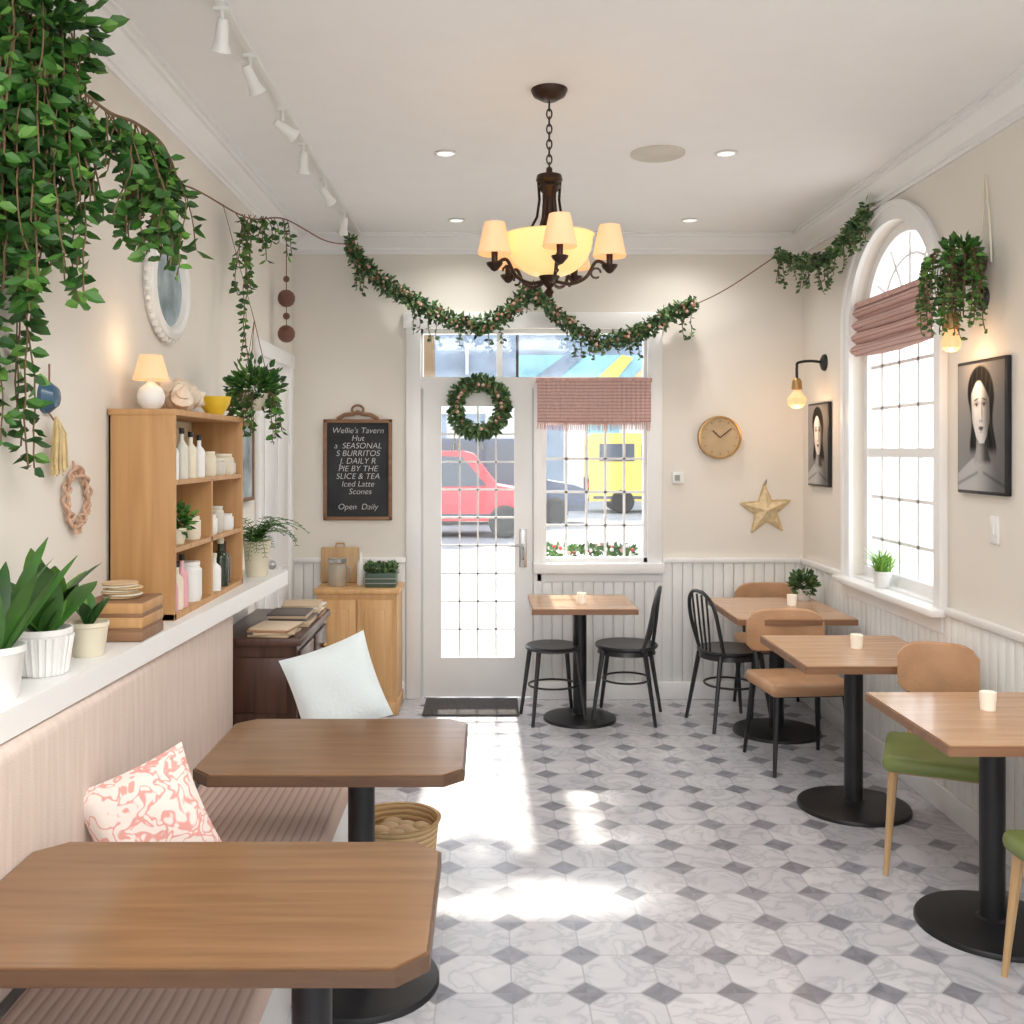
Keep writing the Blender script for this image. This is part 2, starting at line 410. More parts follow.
m.bx(.215,.265,D0-.012,D0,.90,1.16,STEEL,.004); m.tube([(.24,D0-.012,1.05),(.24,D0-.05,1.05),(.14,D0-.05,1.05)],.009,STEEL,8)
m.tube([(.24,D0-.01,.95),(.24,D0-.04,.97),(.24,D0-.04,1.02),(.24,D0-.01,1.03)],.007,STEEL,8)
m.done()
m=M('door_2')
m.bx(XL,XL+.03,5.75,5.84,0,2.32,TRIM,.006); m.bx(XL,XL+.03,6.66,6.75,0,2.32,TRIM,.006); m.bx(XL,XL+.035,5.73,6.77,2.25,2.34,TRIM,.006)
m.bx(XL,XL+.012,5.84,6.66,0,2.25,TRIM)
for z0,z1 in ((.15,.95),(1.1,2.12)): 
    for a,b in ((5.93,6.2),(6.3,6.57)): m.bx(XL+.012,XL+.022,a,b,z0,z1,TRIM,.008)
m.sphere((XL+.06,5.92,1.02),.028,STEEL); m.done()
# crown mouldings
prof=[(0,0),(0,-.13),(.012,-.13),(.014,-.112),(.024,-.108),(.028,-.09),(.05,-.07),(.075,-.042),(.08,-.03),(.095,-.026),(.098,-.012),(.115,-.01),(.115,0)]
def crown(name,fn,a,b):
    m=M(name); n=len(prof); vs=[fn(p,q,a) for p,q in prof]+[fn(p,q,b) for p,q in prof]
    m.add(vs,[(i,(i+1)%n,n+(i+1)%n,n+i) for i in range(n)],TRIM); m.done()
crown('trim_1',lambda p,q,t:(XL+p,t,H+q),YB,YF)
crown('trim_2',lambda p,q,t:(XR-p,t,H+q),YB,YF)
crown('trim_3',lambda p,q,t:(t,YF-p,H+q),XL,XR)
# wainscot
m=M('wainscot_far')
def boards_x(a,b,z1):
    x=a
    while x<b-.01:
        e=min(x+.066,b); m.bx(x,e,YF-.02,YF-.006,0,z1,WAIN,.004); x+=.07
m.bx(XL,-.56,YF-.008,YF,0,.93,WAIN); m.bx(.37,XR,YF-.008,YF,0,.8,WAIN); m.bx(1.19,XR,YF-.008,YF,.8,.93,WAIN)
boards_x(-1.33,-.56,.93); boards_x(.37,1.19,.80); boards_x(1.19,XR-.02,.93)
m.bx(1.19,XR,YF-.035,YF,.93,.965,TRIM,.006); m.bx(XL,-.56,YF-.035,YF,.93,.965,TRIM,.006); m.done()
m=M('wainscot_right')
y=YB
while y<YF-.02:
    inw=(WY-WW-.09<y+.035<WY+WW+.09)
    m.bx(XR-.02,XR-.003,y,min(y+.066,YF-.02),0,.84 if inw else .93,WAIN,.004); y+=.07
m.bx(XR-.035,XR,YB,WY-WW-.12,.93,.965,TRIM,.006); m.bx(XR-.035,XR,WY+WW+.12,YF-.035,.93,.965,TRIM,.006); m.done()
m=M('baseboard_far'); m.bx(.30,XR-.036,YF-.04,YF-.02,0,.12,TRIM,.005); m.bx(XL+.01,-.57,YF-.04,YF-.02,0,.12,TRIM,.005); m.done()
m=M('baseboard_right'); m.bx(XR-.036,XR-.02,YB,YF-.02,0,.12,TRIM,.005); m.done()
m=M('baseboard_left'); m.bx(XL,XL+.016,5.05,5.75,0,.12,TRIM,.005); m.done()
m=M('ledge_half_wall')
m.bx(XL,-1.2,0,5.0,0,1.03,TRIM)
m.prism([(XL,0),(-1.20,0),(-1.00,5.0),(XL,5.0)],1.03,1.10,TRIM); m.done()
# ---------------------------------------------------------------- ceiling fittings
m=M('ceiling_speaker'); m.lathe((.84,4.95,H-.012),[(0,0),(.125,0),(.135,.004),(.135,.012)],mat('speaker_grille',(.66,.63,.56),.7),32); m.done()
DL=mat('downlight_glow',(1,1,1),.3,emit=(1,.97,.9),es=.8)
dl=None
for p in ((-.21,4.95),(1.18,4.95),(1.29,6.39),(-.2,6.39)):
    if dl is None:
        m=M('recessed_downlight'); m.lathe((0,0,0),[(.055,0),(.06,-.006),(.045,-.008),(.042,0)],WHITEC,24); m.lathe((0,0,-.003),[(0,0),(.042,0)],DL,20)
        dl=m.done((p[0],p[1],H))
    else: inst(dl,(p[0],p[1],H))
m=M('ceiling_track'); m.bx(-.885,-.855,1.9,6.75,H-.022,H,WHITEC,.003); m.done()
for i,(y,tl,az) in enumerate(((3.27,.5,.4),(3.66,.7,-.5),(4.24,1.1,-.9),(4.72,.35,.3),(5.34,.9,-.5),(6.05,.6,.4))):
    m=M('track_spotlight'); mx=Matrix.Rotation(az,4,'Z')@Matrix.Rotation(tl,4,'X')
    m.tube([(0,0,0),(0,0,-.055)],.007,WHITEC,8); m.bx(-.025,.025,-.01,.01,-.012,0,WHITEC)
    m.lathe((0,0,-.08),[(0,.04),(.016,.04),(.02,.024),(.023,-.035),(.034,-.062),(.030,-.062),(.015,-.03),(0,-.03)],WHITEC,16,mx)
    m.done((-.87,y,H-.022))
# ---------------------------------------------------------------- chandelier
CX,CY=.25,4.08
m=M('chandelier')
m.lathe((CX,CY,H-.045),[(0,0),(.03,0),(.065,.02),(.075,.04),(.075,.045)],BRONZE,24)
z=H-.05; i=0
while z>2.85:
    pts=[]
    for k in range(10):
        a=2*pi*k/10; u=.011*math.cos(a); w=.02*math.sin(a)
        pts.append((CX+(u if i%2 else 0),CY+(0 if i%2 else u),z-.018+w))
    m.tube(pts,.0035,BRONZE,5,True); z-=.031; i+=1
m.lathe((CX,CY,0),[(0,2.86),(.012,2.85),(.014,2.83),(.05,2.82),(.055,2.80),(.04,2.785),(.048,2.77),(.03,2.75),(.018,2.73),(.022,2.68),(.034,2.62),(.03,2.57),(.0,2.55)],BRONZE,20)
for k in range(6):
    a=2*pi*k/6; c,s_=math.cos(a),math.sin(a)
    m.tube([(CX+.045*c,CY+.045*s_,2.80),(CX+.04*c,CY+.04*s_,2.72),(CX+.05*c,CY+.05*s_,2.65),(CX+.085*c,CY+.085*s_,2.585)],.006,BRONZE,6)
bp=[(.0,2.405)]+[(.178*math.sin(t*pi/2/10)**.85,2.405+.165*(1-math.cos(t*pi/2/10))) for t in range(1,11)]
m.lathe((CX,CY,0),bp+[(.185,2.575),(.17,2.575)],BOWL,32)
m.lathe((CX,CY,0),[(0,2.32),(.012,2.33),(.02,2.345),(.01,2.36),(.03,2.38),(.045,2.41),(.0,2.42)],BRONZE,18)
for dg in (-84,-12,60,132,204):
    a=math.radians(dg); c,s_=math.cos(a),math.sin(a)
    P=catmull([(CX+r*c,CY+r*s_,zz) for r,zz in ((.03,2.385),(.09,2.375),(.15,2.40),(.19,2.46),(.225,2.45),(.245,2.425))],6)
    m.tube(P,.0075,BRONZE,7)
    m.tube([(CX+(.19+.02*math.cos(t))*c,CY+(.19+.02*math.cos(t))*s_,2.415+.02*math.sin(t)) for t in [x*.6 for x in range(10)]],.005,BRONZE,5)
    px,py=CX+.245*c,CY+.245*s_
    m.lathe((px,py,0),[(0,2.41),(.012,2.415),(.03,2.435),(.034,2.445),(.012,2.445),(.014,2.50),(0,2.50)],BRONZE,14)
    m.lathe((px,py,0),[(.064,2.478),(.068,2.482),(.042,2.605),(.038,2.605)],SHADE,20)
    m.sphere((px,py,2.53),.018,BULB)
m.done()
def plight(name,loc,e,col=(1,.68,.38),r=.05):
    l=bpy.data.lights.new(name,'POINT'); l.energy=e; l.color=col; l.shadow_soft_size=r
    o=bpy.data.objects.new(name,l); o.location=loc; sc.collection.objects.link(o)
plight('chandelier_light',(CX,CY,2.66),2.5,(1,.75,.5),.03)
# ---------------------------------------------------------------- tables
def table(name,w,d,ch,top,edge,loc,px=0,py=0,h=.75,th=.035,br=.26,cham=(1,1,1,1)):
    m=M(name); a,b=w/2,d/2
    poly=[]
    for (sx,sy),f in zip(((-1,-1),(1,-1),(1,1),(-1,1)),cham):
        c=ch*f if f else .006
        p1=(sx*(a-c),sy*b); p2=(sx*a,sy*(b-c))
        poly+= [p1,p2] if sx*sy<0 else [p2,p1]
    ins=lambda q:[(x*(1-.006/a),y*(1-.006/b)) for x,y in q]
    m.prism(poly,h-th,h-.004,edge); m.prism(ins(poly),h-.004,h,top,side=top)
    m.lathe((px,py,0),[(0,h-th-.02),(.09,h-th-.02),(.09,h-th)],BLACK,20)
    m.lathe((px,py,0),[(.043,h-th-.02),(.043,.04),(.06,.03)],BLACK,24)
    m.lathe((px,py,0),[(0,.034),(.06,.033),(br-.03,.024),(br-.005,.018),(br,.01),(br,0),(0,0)],BLACK,40)
    return m.done(loc)
table('dining_table',.97,.60,.06,WALNUT,WALD,(-.595,2.13,0),.22,0)
table('dining_table',.81,.62,.06,WALNUT,WALD,(-.475,3.23,0),.07,-.03,br=.25)
table('dining_table',.64,.60,.0,OAK,OAKE,(.58,6.27,0),0,.05,br=.23,cham=(0,0,0,0))
table('dining_table',.68,.84,.0,OAK,OAKE,(1.74,6.03,0),cham=(0,0,0,0))
table('dining_table',.69,.74,.05,OAK,OAKE,(1.74,4.76,0),cham=(0,1,0,0))
table('dining_table',.64,.72,.04,OAK,OAKE,(1.80,3.57,0),cham=(0,0,0,0))
CUP=mat('frosted_votive',(.88,.84,.76),.3,emit=(1,.85,.6),es=.2)
m=M('votive_candle'); m.lathe((0,0,0),[(0,0),(.026,0),(.03,.065),(.027,.065),(.024,.045),(0,.045)],CUP,20); m.tube([(0,0,.045),(0,0,.055)],.002,BLACK,4)
vc=m.done((.58,6.2,.75)); 
for p in ((1.86,6.12),(1.77,4.80),(1.83,3.66)): inst(vc,(p[0],p[1],.75))
# ---------------------------------------------------------------- chairs
def bent():
    m=M('bentwood_chair')
    m.lathe((0,0,0),[(0,.445),(.17,.445),(.195,.452),(.20,.462),(.195,.472),(.17,.468),(0,.464)],BLK2,28)
    m.lathe((0,0,0),[(.18,.445),(.185,.415),(.17,.415),(.17,.445)],BLK2,28)
    L=[(-.15,-.13,-.20,-.19),(.15,-.13,.20,-.19),(-.14,.13,-.19,.20),(.14,.13,.19,.20)]
    for a,b,c,d in L: m.tube([(a,b,.45),(c,d,0)],[.016,.011],BLK2,8)
    m.tube([(.165*math.cos(2*pi*k/24),.15*math.sin(2*pi*k/24),.25) for k in range(24)],.007,BLK2,6,True)
    P=catmull([(-.165,.12,.45),(-.185,.165,.62),(-.165,.19,.75),(-.09,.205,.815),(0,.21,.83),(.09,.205,.815),(.165,.19,.75),(.185,.165,.62),(.165,.12,.45)],6)
    m.tube(P,.012,BLK2,8)
    for x in (-.09,-.03,.03,.09): m.tube([(x*.8,.165,.46),(x,.185,.62),(x*1.05,.205,.81)],.007,BLK2,6)
    return m
b=bent().done((.88,6.36,0),-pi/2-.25); inst(b,(1.50,6.22,0),pi/2+.25)
m=M('cafe_stool')
m.lathe((0,0,0),[(0,.44),(.15,.44),(.175,.45),(.178,.462),(.165,.472),(0,.468)],BLK2,28)
for sx in(-1,1):
    for sy in(-1,1): m.tube([(sx*.12,sy*.11,.445),(sx*.17,sy*.16,0)],[.016,.011],BLK2,8)
m.tube([(.155*math.cos(2*pi*k/24),.14*math.sin(2*pi*k/24),.22) for k in range(24)],.007,BLK2,6,True)
m.done((.41,6.32,0),.2)
def tanchair(seatm,legm,backm,name,ld=.018,W=.46,bz=.695,bh=.10,bw=1.0):
    m=M(name); k_=W/.46
    m.box((0,-.01,.445),(W,.42,.07),seatm,None,.03,3)
    m.bx(-.19*k_,.19*k_,-.17,.17,.40,.415,legm)
    for sx in(-1,1):
        m.tube([(sx*.185*k_,-.17,.42),(sx*.215*k_,-.21,0)],[ld,ld*.55],legm,8)
        m.tube([(sx*.185*k_,.17,.42),(sx*.215*k_,.23,0)],[ld,ld*.55],legm,8)
        m.tube([(sx*.15*k_*bw,.18,.41),(sx*.155*k_*bw,.22,.55),(sx*.155*k_*bw,.235,bz)],ld*.7,legm,8)
    n=12; vs=[];fs=[]
    for i in range(n+1):
        u=-1+2*i/n; x=u*.225*k_*bw; yy=.235-.06*abs(u)**2.2
        hh=bh*(1-abs(u)**6*.45); th=.022*(1-abs(u)**8*.6)
        for k in range(12):
            a=2*pi*k/12; cc,ss=math.cos(a),math.sin(a)
            vs.append((x,yy+th*(abs(cc)**.6)*(1 if cc>0 else -1),bz+hh*(abs(ss)**.5)*(1 if ss>0 else -1)))
    for i in range(n):
        for k in range(12): k2=(k+1)%12; fs.append((i*12+k,i*12+k2,(i+1)*12+k2,(i+1)*12+k))
    fs+=[tuple(range(12))[::-1],tuple(n*12+k for k in range(12))]
    m.add(vs,fs,backm); return m
t=tanchair(TAN,BLACK,TAN,'upholstered_chair',bz=.685,bh=.12).done((1.68,5.42,0),.10)
inst(t,(1.88,6.53,0),0)
g=tanchair(GREENL,LEGW,TAN,'green_seat_chair',.019,.41,.755,.115,.80).done((1.85,4.11,0),-.42)
inst(g,(1.86,3.02,0),pi)
# ---------------------------------------------------------------- banquette
m=M('banquette_bench')
m.bx(-1.18,-.60,.8,4.26,0,.37,TRIM); m.bx(-.60,-.59,.8,4.26,.03,.34,TRIM,.004)
y=.82
while y<4.2:
    m.box((-.80,y+.57,.415),(.56,1.135,.09),PINKS,None,.03,3); y+=1.145
m.box((-1.135,2.54,.74),(.11,3.44,.57),PINK,None,.03,4)
m.done()
def pillow(name,c,n,size,th,roll,mt):
    m=M(name); mx=fmx(c,n,roll); K=14
    for sgn in (1,-1):
        vs=[];fs=[]
        for i in range(K+1):
            for j in range(K+1):
                u=-1+2*i/K; v=-1+2*j/K
                x=u*size/2*(1-.07*(1-v*v)); y=v*size/2*(1-.07*(1-u*u))
                z=sgn*th/2*((1-u**4)*(1-v**4))**.6*(1+.06*math.sin(5*u+3*v))
                vs.append((x,y,z))
        for i in range(K):
            for j in range(K):
                a=i*(K+1)+j; q=(a,a+K+1,a+K+2,a+1); fs.append(q if sgn>0 else q[::-1])
        m.add(vs,fs,mt,mx)
    return m.done()
pillow('throw_pillow',(-.93,2.74,.685),(.40,-.88,.28),.31,.12,.34,PPIL)
pillow('throw_pillow',(-.625,4.12,.72),(.25,-.9,.28),.37,.12,.30,WPIL)
# ---------------------------------------------------------------- basket
m=M('wicker_basket')
QX,QY=-.335,3.66
m.lathe((QX,QY,0),[(0,0),(.11,0),(.125,.06),(.148,.28),(.155,.34),(.165,.355),(.15,.355),(.14,.28),(0,.27)],WICK,32)
BREAD=mat('bread_roll',(.62,.44,.26),.7,var=.2)
for k in range(9):
    a=k*2.4; r=.03+.07*(k/9); m.sphere((QX+r*math.cos(a),QY+r*math.sin(a),.30),.04,BREAD,(1.1,.9,.7))
m.done()
# ---------------------------------------------------------------- cabinets
m=M('dark_sideboard')
x0,x1,ya,yb=-1.19,-.83,4.34,5.12
m.bx(x0,x1+.02,ya-.02,yb+.02,.85,.885,DARKW,.006); m.bx(x0+.01,x1,ya,yb,.06,.85,DARKW); m.bx(x0+.01,x1+.012,ya-.012,yb,0,.07,DARKW,.004)
m.bx(x0+.05,x1-.04,ya-.012,ya,.14,.50,DARKW,.008); m.bx(x0+.05,x1-.04,ya-.012,ya,.56,.80,DARKW,.008)
for a,b in ((ya+.04,ya+.36),(ya+.42,yb-.04)):
    m.bx(x1,x1+.012,a,b,.12,.60,DARKW,.008); m.bx(x1,x1+.012,a,b,.66,.82,DARKW,.006); m.sphere((x1+.025,(a+b)/2,.74),.014,BRASS)
m.done()
m=M('book_stack')
cols=[mat('book_%d'%i,c,.6) for i,c in enumerate(((.55,.42,.28),(.12,.10,.09),(.72,.68,.6),(.40,.22,.12),(.65,.52,.38)))]
for (cx,cy,n) in ((-.94,4.44,4),(-.92,4.70,6),(-.91,4.95,6)):
    z=.885
    for k in range(n):
        h=R.uniform(.008,.014); m.box((cx+R.uniform(-.01,.01),cy,z+h/2),(.18,.20,h),R.choice(cols),Matrix.Rotation(R.uniform(-.15,.15),4,'Z'),.002); z+=h
m.done()
m=M('pine_cabinet')
x0,x1,ya,yb=-1.10,-.585,6.42,6.80
m.bx(x0-.02,x1+.02,ya-.02,yb,.775,.805,PINE,.008); m.bx(x0,x1,ya,yb,.07,.775,PINE); m.bx(x0-.01,x1+.01,ya-.01,yb,0,.08,PINE,.006)
for a,b in ((x0+.03,(x0+x1)/2-.005),((x0+x1)/2+.005,x1-.03)):
    m.bx(a,b,ya-.014,ya,.12,.74,PINE,.004); m.bx(a+.045,b-.045,ya-.022,ya-.012,.18,.68,PINE,.012)
m.sphere(((x0+x1)/2-.03,ya-.03,.45),.012,BRASS); m.sphere(((x0+x1)/2+.03,ya-.03,.45),.012,BRASS)
m.done()
m=M('cutting_board'); mx=Matrix.Translation((-1.0,6.74,.805))@Matrix.Rotation(-.12,4,'X')
m.box((0,0,.12),(.26,.02,.24),LEGW,None,.01) ; m.tube([(-.03,0,.235),(-.025,0,.265),(.025,0,.265),(.03,0,.235)],.009,LEGW,6)
for i,v in enumerate(m.v): m.v[i]=tuple(mx@Vector(v))
m.done()
m=M('glass_canister'); m.lathe((-.99,6.58,.805),[(0,0),(.055,0),(.06,.01),(.06,.13),(.05,.15),(.062,.155),(.062,.185),(.0,.19)],mat('canister_glass',(.42,.36,.28),.15),24); m.lathe((-.99,6.58,.805),[(.063,.16),(.064,.18)],STEEL,24)
m.tube([(-.93,6.58,.84),(-.905,6.58,.86),(-.905,6.58,.92),(-.93,6.58,.94)],.006,STEEL,6); m.done()
m=M('herb_planter_box'); m.bx(-.80,-.60,6.50,6.64,.805,.90,mat('dark_box',(.07,.12,.08),.5),.006)
for z in (.83,.86): m.bx(-.802,-.598,6.496,6.50,z,z+.006,STEEL)
for k in range(200): 
    p=(R.uniform(-.80,-.60),R.uniform(6.5,6.64),.90+R.uniform(-.01,.05)); m.leaf(p,(R.uniform(-1,1),R.uniform(-1,1),R.uniform(.2,1)),.04,.025,R.choice(LEAFG))
m.done()
m=M('soap_bottle'); m.lathe((-.845,6.64,.805),[(0,0),(.025,0),(.027,.02),(.027,.14),(.01,.17),(.01,.22),(0,.22)],WHITEC,16); m.done()
m=M('door_mat'); m.bx(-.42,.20,6.38,6.80,0,.014,mat('charcoal_mat',(.10,.095,.095),.95,var=.3,scale=60,bump=.6),.004); m.done()
# ---------------------------------------------------------------- far wall items
m=M('chalkboard')
cx,cz,w,h=-.89,1.565,.47,.69
for a,b,c,d in ((-w/2,-w/2+.025,-h/2,h/2),(w/2-.025,w/2,-h/2,h/2),(-w/2,w/2,-h/2,-h/2+.025),(-w/2,w/2,h/2-.025,h/2)):
    m.bx(cx+a,cx+b,YF-.03,YF,cz+c,cz+d,FRAMEW,.005)
m.bx(cx-w/2+.02,cx+w/2-.02,YF-.015,YF,cz-h/2+.02,cz+h/2-.02,CHALK)
m.tube([(cx-.14,YF-.02,cz+h/2),(cx-.09,YF-.02,cz+h/2+.03),(cx-.03,YF-.02,cz+h/2+.035),(cx,YF-.02,cz+h/2+.05),(cx+.03,YF-.02,cz+h/2+.035),(cx+.09,YF-.02,cz+h/2+.03),(cx+.14,YF-.02,cz+h/2)],.014,FRAMEW,8)
m.tube([(cx+.04*math.cos(2*pi*k/16),YF-.02,cz+h/2+.065+.03*math.sin(2*pi*k/16)) for k in range(16)],.008,FRAMEW,6,True)
cb=m.done()
cu=bpy.data.curves.new('chalk_lettering','FONT')
cu.body="Wellie's Tavern\nHut\na  SEASONAL\nS BURRITOS\nJ. DAILY R\nPIE BY THE\nSLICE & TEA\nIced Latte\n  Scones\n\nOpen  Daily"
cu.size=.056; cu.shear=.2; cu.align_x='CENTER'; cu.space_line=.93; cu.extrude=.0006; cu.offset=-.0008
cu.materials.append(CHALKW)
to=bpy.data.objects.new('chalk_lettering',cu); to.rotation_euler=(pi/2,0,0); sc.collection.objects.link(to)
to.parent=cb; to.location=(0,YF-.018-cb.location.y,cz+.25-cb.location.z)
m=M('wall_clock'); mx=Matrix.Translation((1.58,YF-.03,1.785))@Matrix.Rotation(pi/2,4,'X')
m.lathe((0,0,0),[(0,.012),(.135,.012)],CORKC,40,mx); m.lathe((0,0,0),[(.132,.012),(.135,.02),(.146,.018),(.148,-.03),(0,-.03)],BRASS,40,mx)
for a,l in ((.9,.10),(-.8,.07)): m.tube([(1.58,YF-.046,1.785),(1.58+l*math.sin(a),YF-.046,1.785+l*math.cos(a))],.003,BLACK,4)
for k in range(12):
    a=k*pi/6; m.tube([(1.58+.105*math.sin(a),YF-.044,1.785+.105*math.cos(a)),(1.58+.12*math.sin(a),YF-.044,1.785+.12*math.cos(a))],.002,FRAMEW,4)
m.done()
m=M('wall_star'); vs=[(1.90,YF-.055,1.29),(1.90,YF,1.29)]; 
for k in range(10):
    r=.18 if k%2==0 else .075; a=pi/2+k*pi/5+.06; vs.append((1.90+r*math.cos(a),YF-.008,1.29+r*math.sin(a)))
fs=[(0,2+k,2+(k+1)%10) for k in range(10)]+[(1,2+(k+1)%10,2+k) for k in range(10)]
m.add(vs,fs,mat('star_straw',(.72,.58,.36),.6,var=.2,scale=30))
for k in range(10): m.tube([vs[2+k],vs[2+(k+1)%10]],.006,GOLDY,5)
m.tube([(1.9,YF-.01,1.46),(1.905,YF-.012,1.50),(1.89,YF-.01,1.47)],.003,STEM,4); m.done()
m=M('thermostat'); m.bx(1.26,1.34,YF-.025,YF,1.47,1.55,WHITEC,.005); m.bx(1.275,1.31,YF-.028,YF-.024,1.49,1.53,mat('lcd',(.3,.35,.3),.3)); m.done()
m=M('light_switch'); m.bx(XR-.01,XR,4.22,4.29,1.30,1.42,WHITEC,.003); m.bx(XR-.016,XR-.009,4.245,4.265,1.34,1.38,WHITEC,.002); m.done()
# blinds
m=M('roman_blind'); x0,x1,zt,zb=.335,1.105,2.17,1.89; y=YF-.045
K=80; vs=[];fs=[]; J=12
for j in range(J+1):
    z=zt+(zb-zt)*j/J
    for i in range(K+1):
        x=x0+(x1-x0)*i/K; sag=-.012*math.sin(pi*i/K)*(j/J)
        vs.append((x,y-.012-.012*abs(math.sin(j*pi*4/J+.4))-.004*math.sin(i*1.9),z+sag))
for j in range(J):
    for i in range(K): a=j*(K+1)+i; fs.append((a,a+1,a+K+2,a+K+1))
m.add(vs,fs,BLIND); m.bx(x0-.01,x1+.01,YF-.06,YF-.03,zt-.01,zt+.02,BLINDF,.004)
for i in range(60):
    x=x0+(x1-x0)*(i+.5)/60; m.tube([(x,y-.02,zb-.0),(x+R.uniform(-.006,.006),y-.02,zb-.055+R.uniform(-.01,.01))],[.004,.0025],BLINDF,4)
m.done()
m=M('roman_blind'); K=30;J=16; vs=[];fs=[]
for j in range(J+1):
    z=2.54-.29*j/J
    for i in range(K+1):
        y=WY-WW+.01+(2*WW-.02)*i/K
        vs.append((XR+.03-.04*abs(math.sin(j*pi*4/J))-.02*(j/J),y,z-.02*math.sin(pi*i/K)*(j/J)))
for j in range(J):
    for i in range(K): a=j*(K+1)+i; fs.append((a,a+1,a+K+2,a+K+1))
m.add(vs,fs,BLIND); m.bx(XR+.0,XR+.05,WY-WW+.02,WY+WW-.02,2.53,2.56,BLINDF); m.done()
# ---------------------------------------------------------------- portraits (vertex-toned prints)
def ss(a,b,x):
    t=max(0,min(1,(x-a)/(b-a))); return t*t*(3-2*t)
def mixf(a,b,t): return a+(b-a)*t
def ellm(x,y,cx,cy,rx,ry,soft=.15):
    d=math.sqrt(((x-cx)/rx)**2+((y-cy)/ry)**2); return 1-ss(1-soft,1+soft,d)
def tone(u,v):
    Z=1.28
    x=u/Z; y=(v*1.36)/Z+.07
    g=.16+.16*ss(.4,-.4,x)+.04*v
    xt=x+.07*(y-.2)
    # dark hair: crown + long sides
    side=(1-ss(.175,.205,abs(xt-.015)+.02*math.sin(y*14)))*ss(-.17,-.08,y)*(1-ss(.30,.36,y))
    hair=max(ellm(xt,y,.01,.335,.205,.215,.07),side)
    strand=.006+.022*max(0,math.sin(xt*85+2.5*math.sin(y*8)))**2
    g=mixf(g,strand,hair)
    top=-.17-.62*max(0,abs(x)-.09)**1.2
    sh=1-ss(top-.012,top+.012,y)
    st=mixf(.55,.14,ss(-.12,.30,x))
    st*=1-.45*math.exp(-((y+.275+abs(x)*.30)/.014)**2)*ss(.02,.06,abs(x))
    st*=1-.35*math.exp(-((x)/.03)**2)*ss(-.22,-.19,y)
    g=mixf(g,st,sh)
    nk=(1-ss(.078,.095,abs(xt)-.05*ss(-.08,-.22,y)))*(1-ss(.06,.1,y))*ss(-.24,-.18,y)
    nt_=mixf(.42,.05,ss(-.055,.07,xt))*(1-.6*ss(-.10,.0,y))
    g=mixf(g,nt_,nk)
    fx=xt
    wd=.140-.060*ss(.15,-.045,y)-.035*ss(.0,-.06,y)-.02*ss(.32,.44,y)
    fm=(1-ss(wd-.007,wd+.007,abs(fx)))*ss(-.066,-.052,y)*(1-ss(.425,.445,y+1.6*fx*fx))
    ft=mixf(.78,.16,ss(-.015,.12,fx))*(1+.10*ss(.15,.30,y))
    ft*=1-.30*ss(.09,.14,-fx); ft*=1+.12*ellm(fx,y,-.06,.18,.04,.05,.9)
    e=lambda cx,cy,rx,ry,s_=.5:ellm(fx,y,cx,cy,rx,ry,s_)
    for sx in (-1,1):
        ft*=1-.50*e(sx*.060,.258,.042,.028,.8)
        ft=mixf(ft,.65 if sx<0 else .35,.6*e(sx*.060,.243,.024,.008,.4))
        ft=mixf(ft,.012,e(sx*.060,.245,.0115,.011,.25))
        ft=mixf(ft,.012,.95*e(sx*.060,.2535+.0,.031,.0045,.5))
        ft=mixf(ft,.03,.9*e(sx*.064,.289-.006*(abs(fx)-.06)/.03,.036,.0065,.55))
    ft*=1-.45*e(.022,.19,.012,.065,.8); ft*=1+.14*e(-.004,.175,.008,.06,.8)
    ft*=1-.7*e(-.013,.122,.008,.0045,.6); ft*=1-.7*e(.015,.122,.008,.0045,.6); ft*=1-.3*e(.004,.112,.03,.010,.8)
    ft=mixf(ft,.09,.95*e(.0,.064,.037,.011,.3)); ft=mixf(ft,.15,.95*e(0,.050,.029,.011,.4)); ft=mixf(ft,.015,.85*e(0,.059,.034,.0025,.5))
    ft*=1-.3*e(0,.028,.026,.007,.8)
    g=mixf(g,ft,fm)
    fr=ss(.0,.03,(y-.30)-(.135-3.2*(fx+.015)**2-.9*abs(fx+.015)**1.0*.6))*ellm(xt,y,.01,.335,.205,.215,.07)
    g=mixf(g,strand,fr)
    return max(.004,min(.9,g))
def portrait(yc,zc,w,h):
    m=M('portrait_photograph')
    m.bx(XR-.024,XR-.001,yc-w/2,yc+w/2,zc-h/2,zc+h/2,BLACK,.004)
    nb=len(m.v); nx,ny=130,180; a=.475
    vs=[(XR-.0255,yc-(-a+2*a*i/nx)*w,zc+(-a+2*a*j/ny)*h) for j in range(ny+1) for i in range(nx+1)]
    fs=[(j*(nx+1)+i,j*(nx+1)+i+1,(j+1)*(nx+1)+i+1,(j+1)*(nx+1)+i) for j in range(ny) for i in range(nx)]
    m.add(vs,fs,PHOTO); ob=m.done()
    at=ob.data.color_attributes.new('Col','FLOAT_COLOR','POINT'); dat=[0,0,0,1]*nb
    for j in range(ny+1):
        for i in range(nx+1):
            t=tone(-a+2*a*i/nx,-a+2*a*j/ny); dat+=[t,t,t,1]
    at.data.foreach_set('color',dat)
portrait(4.335,1.80,.43,.585); portrait(6.475,1.735,.40,.54)
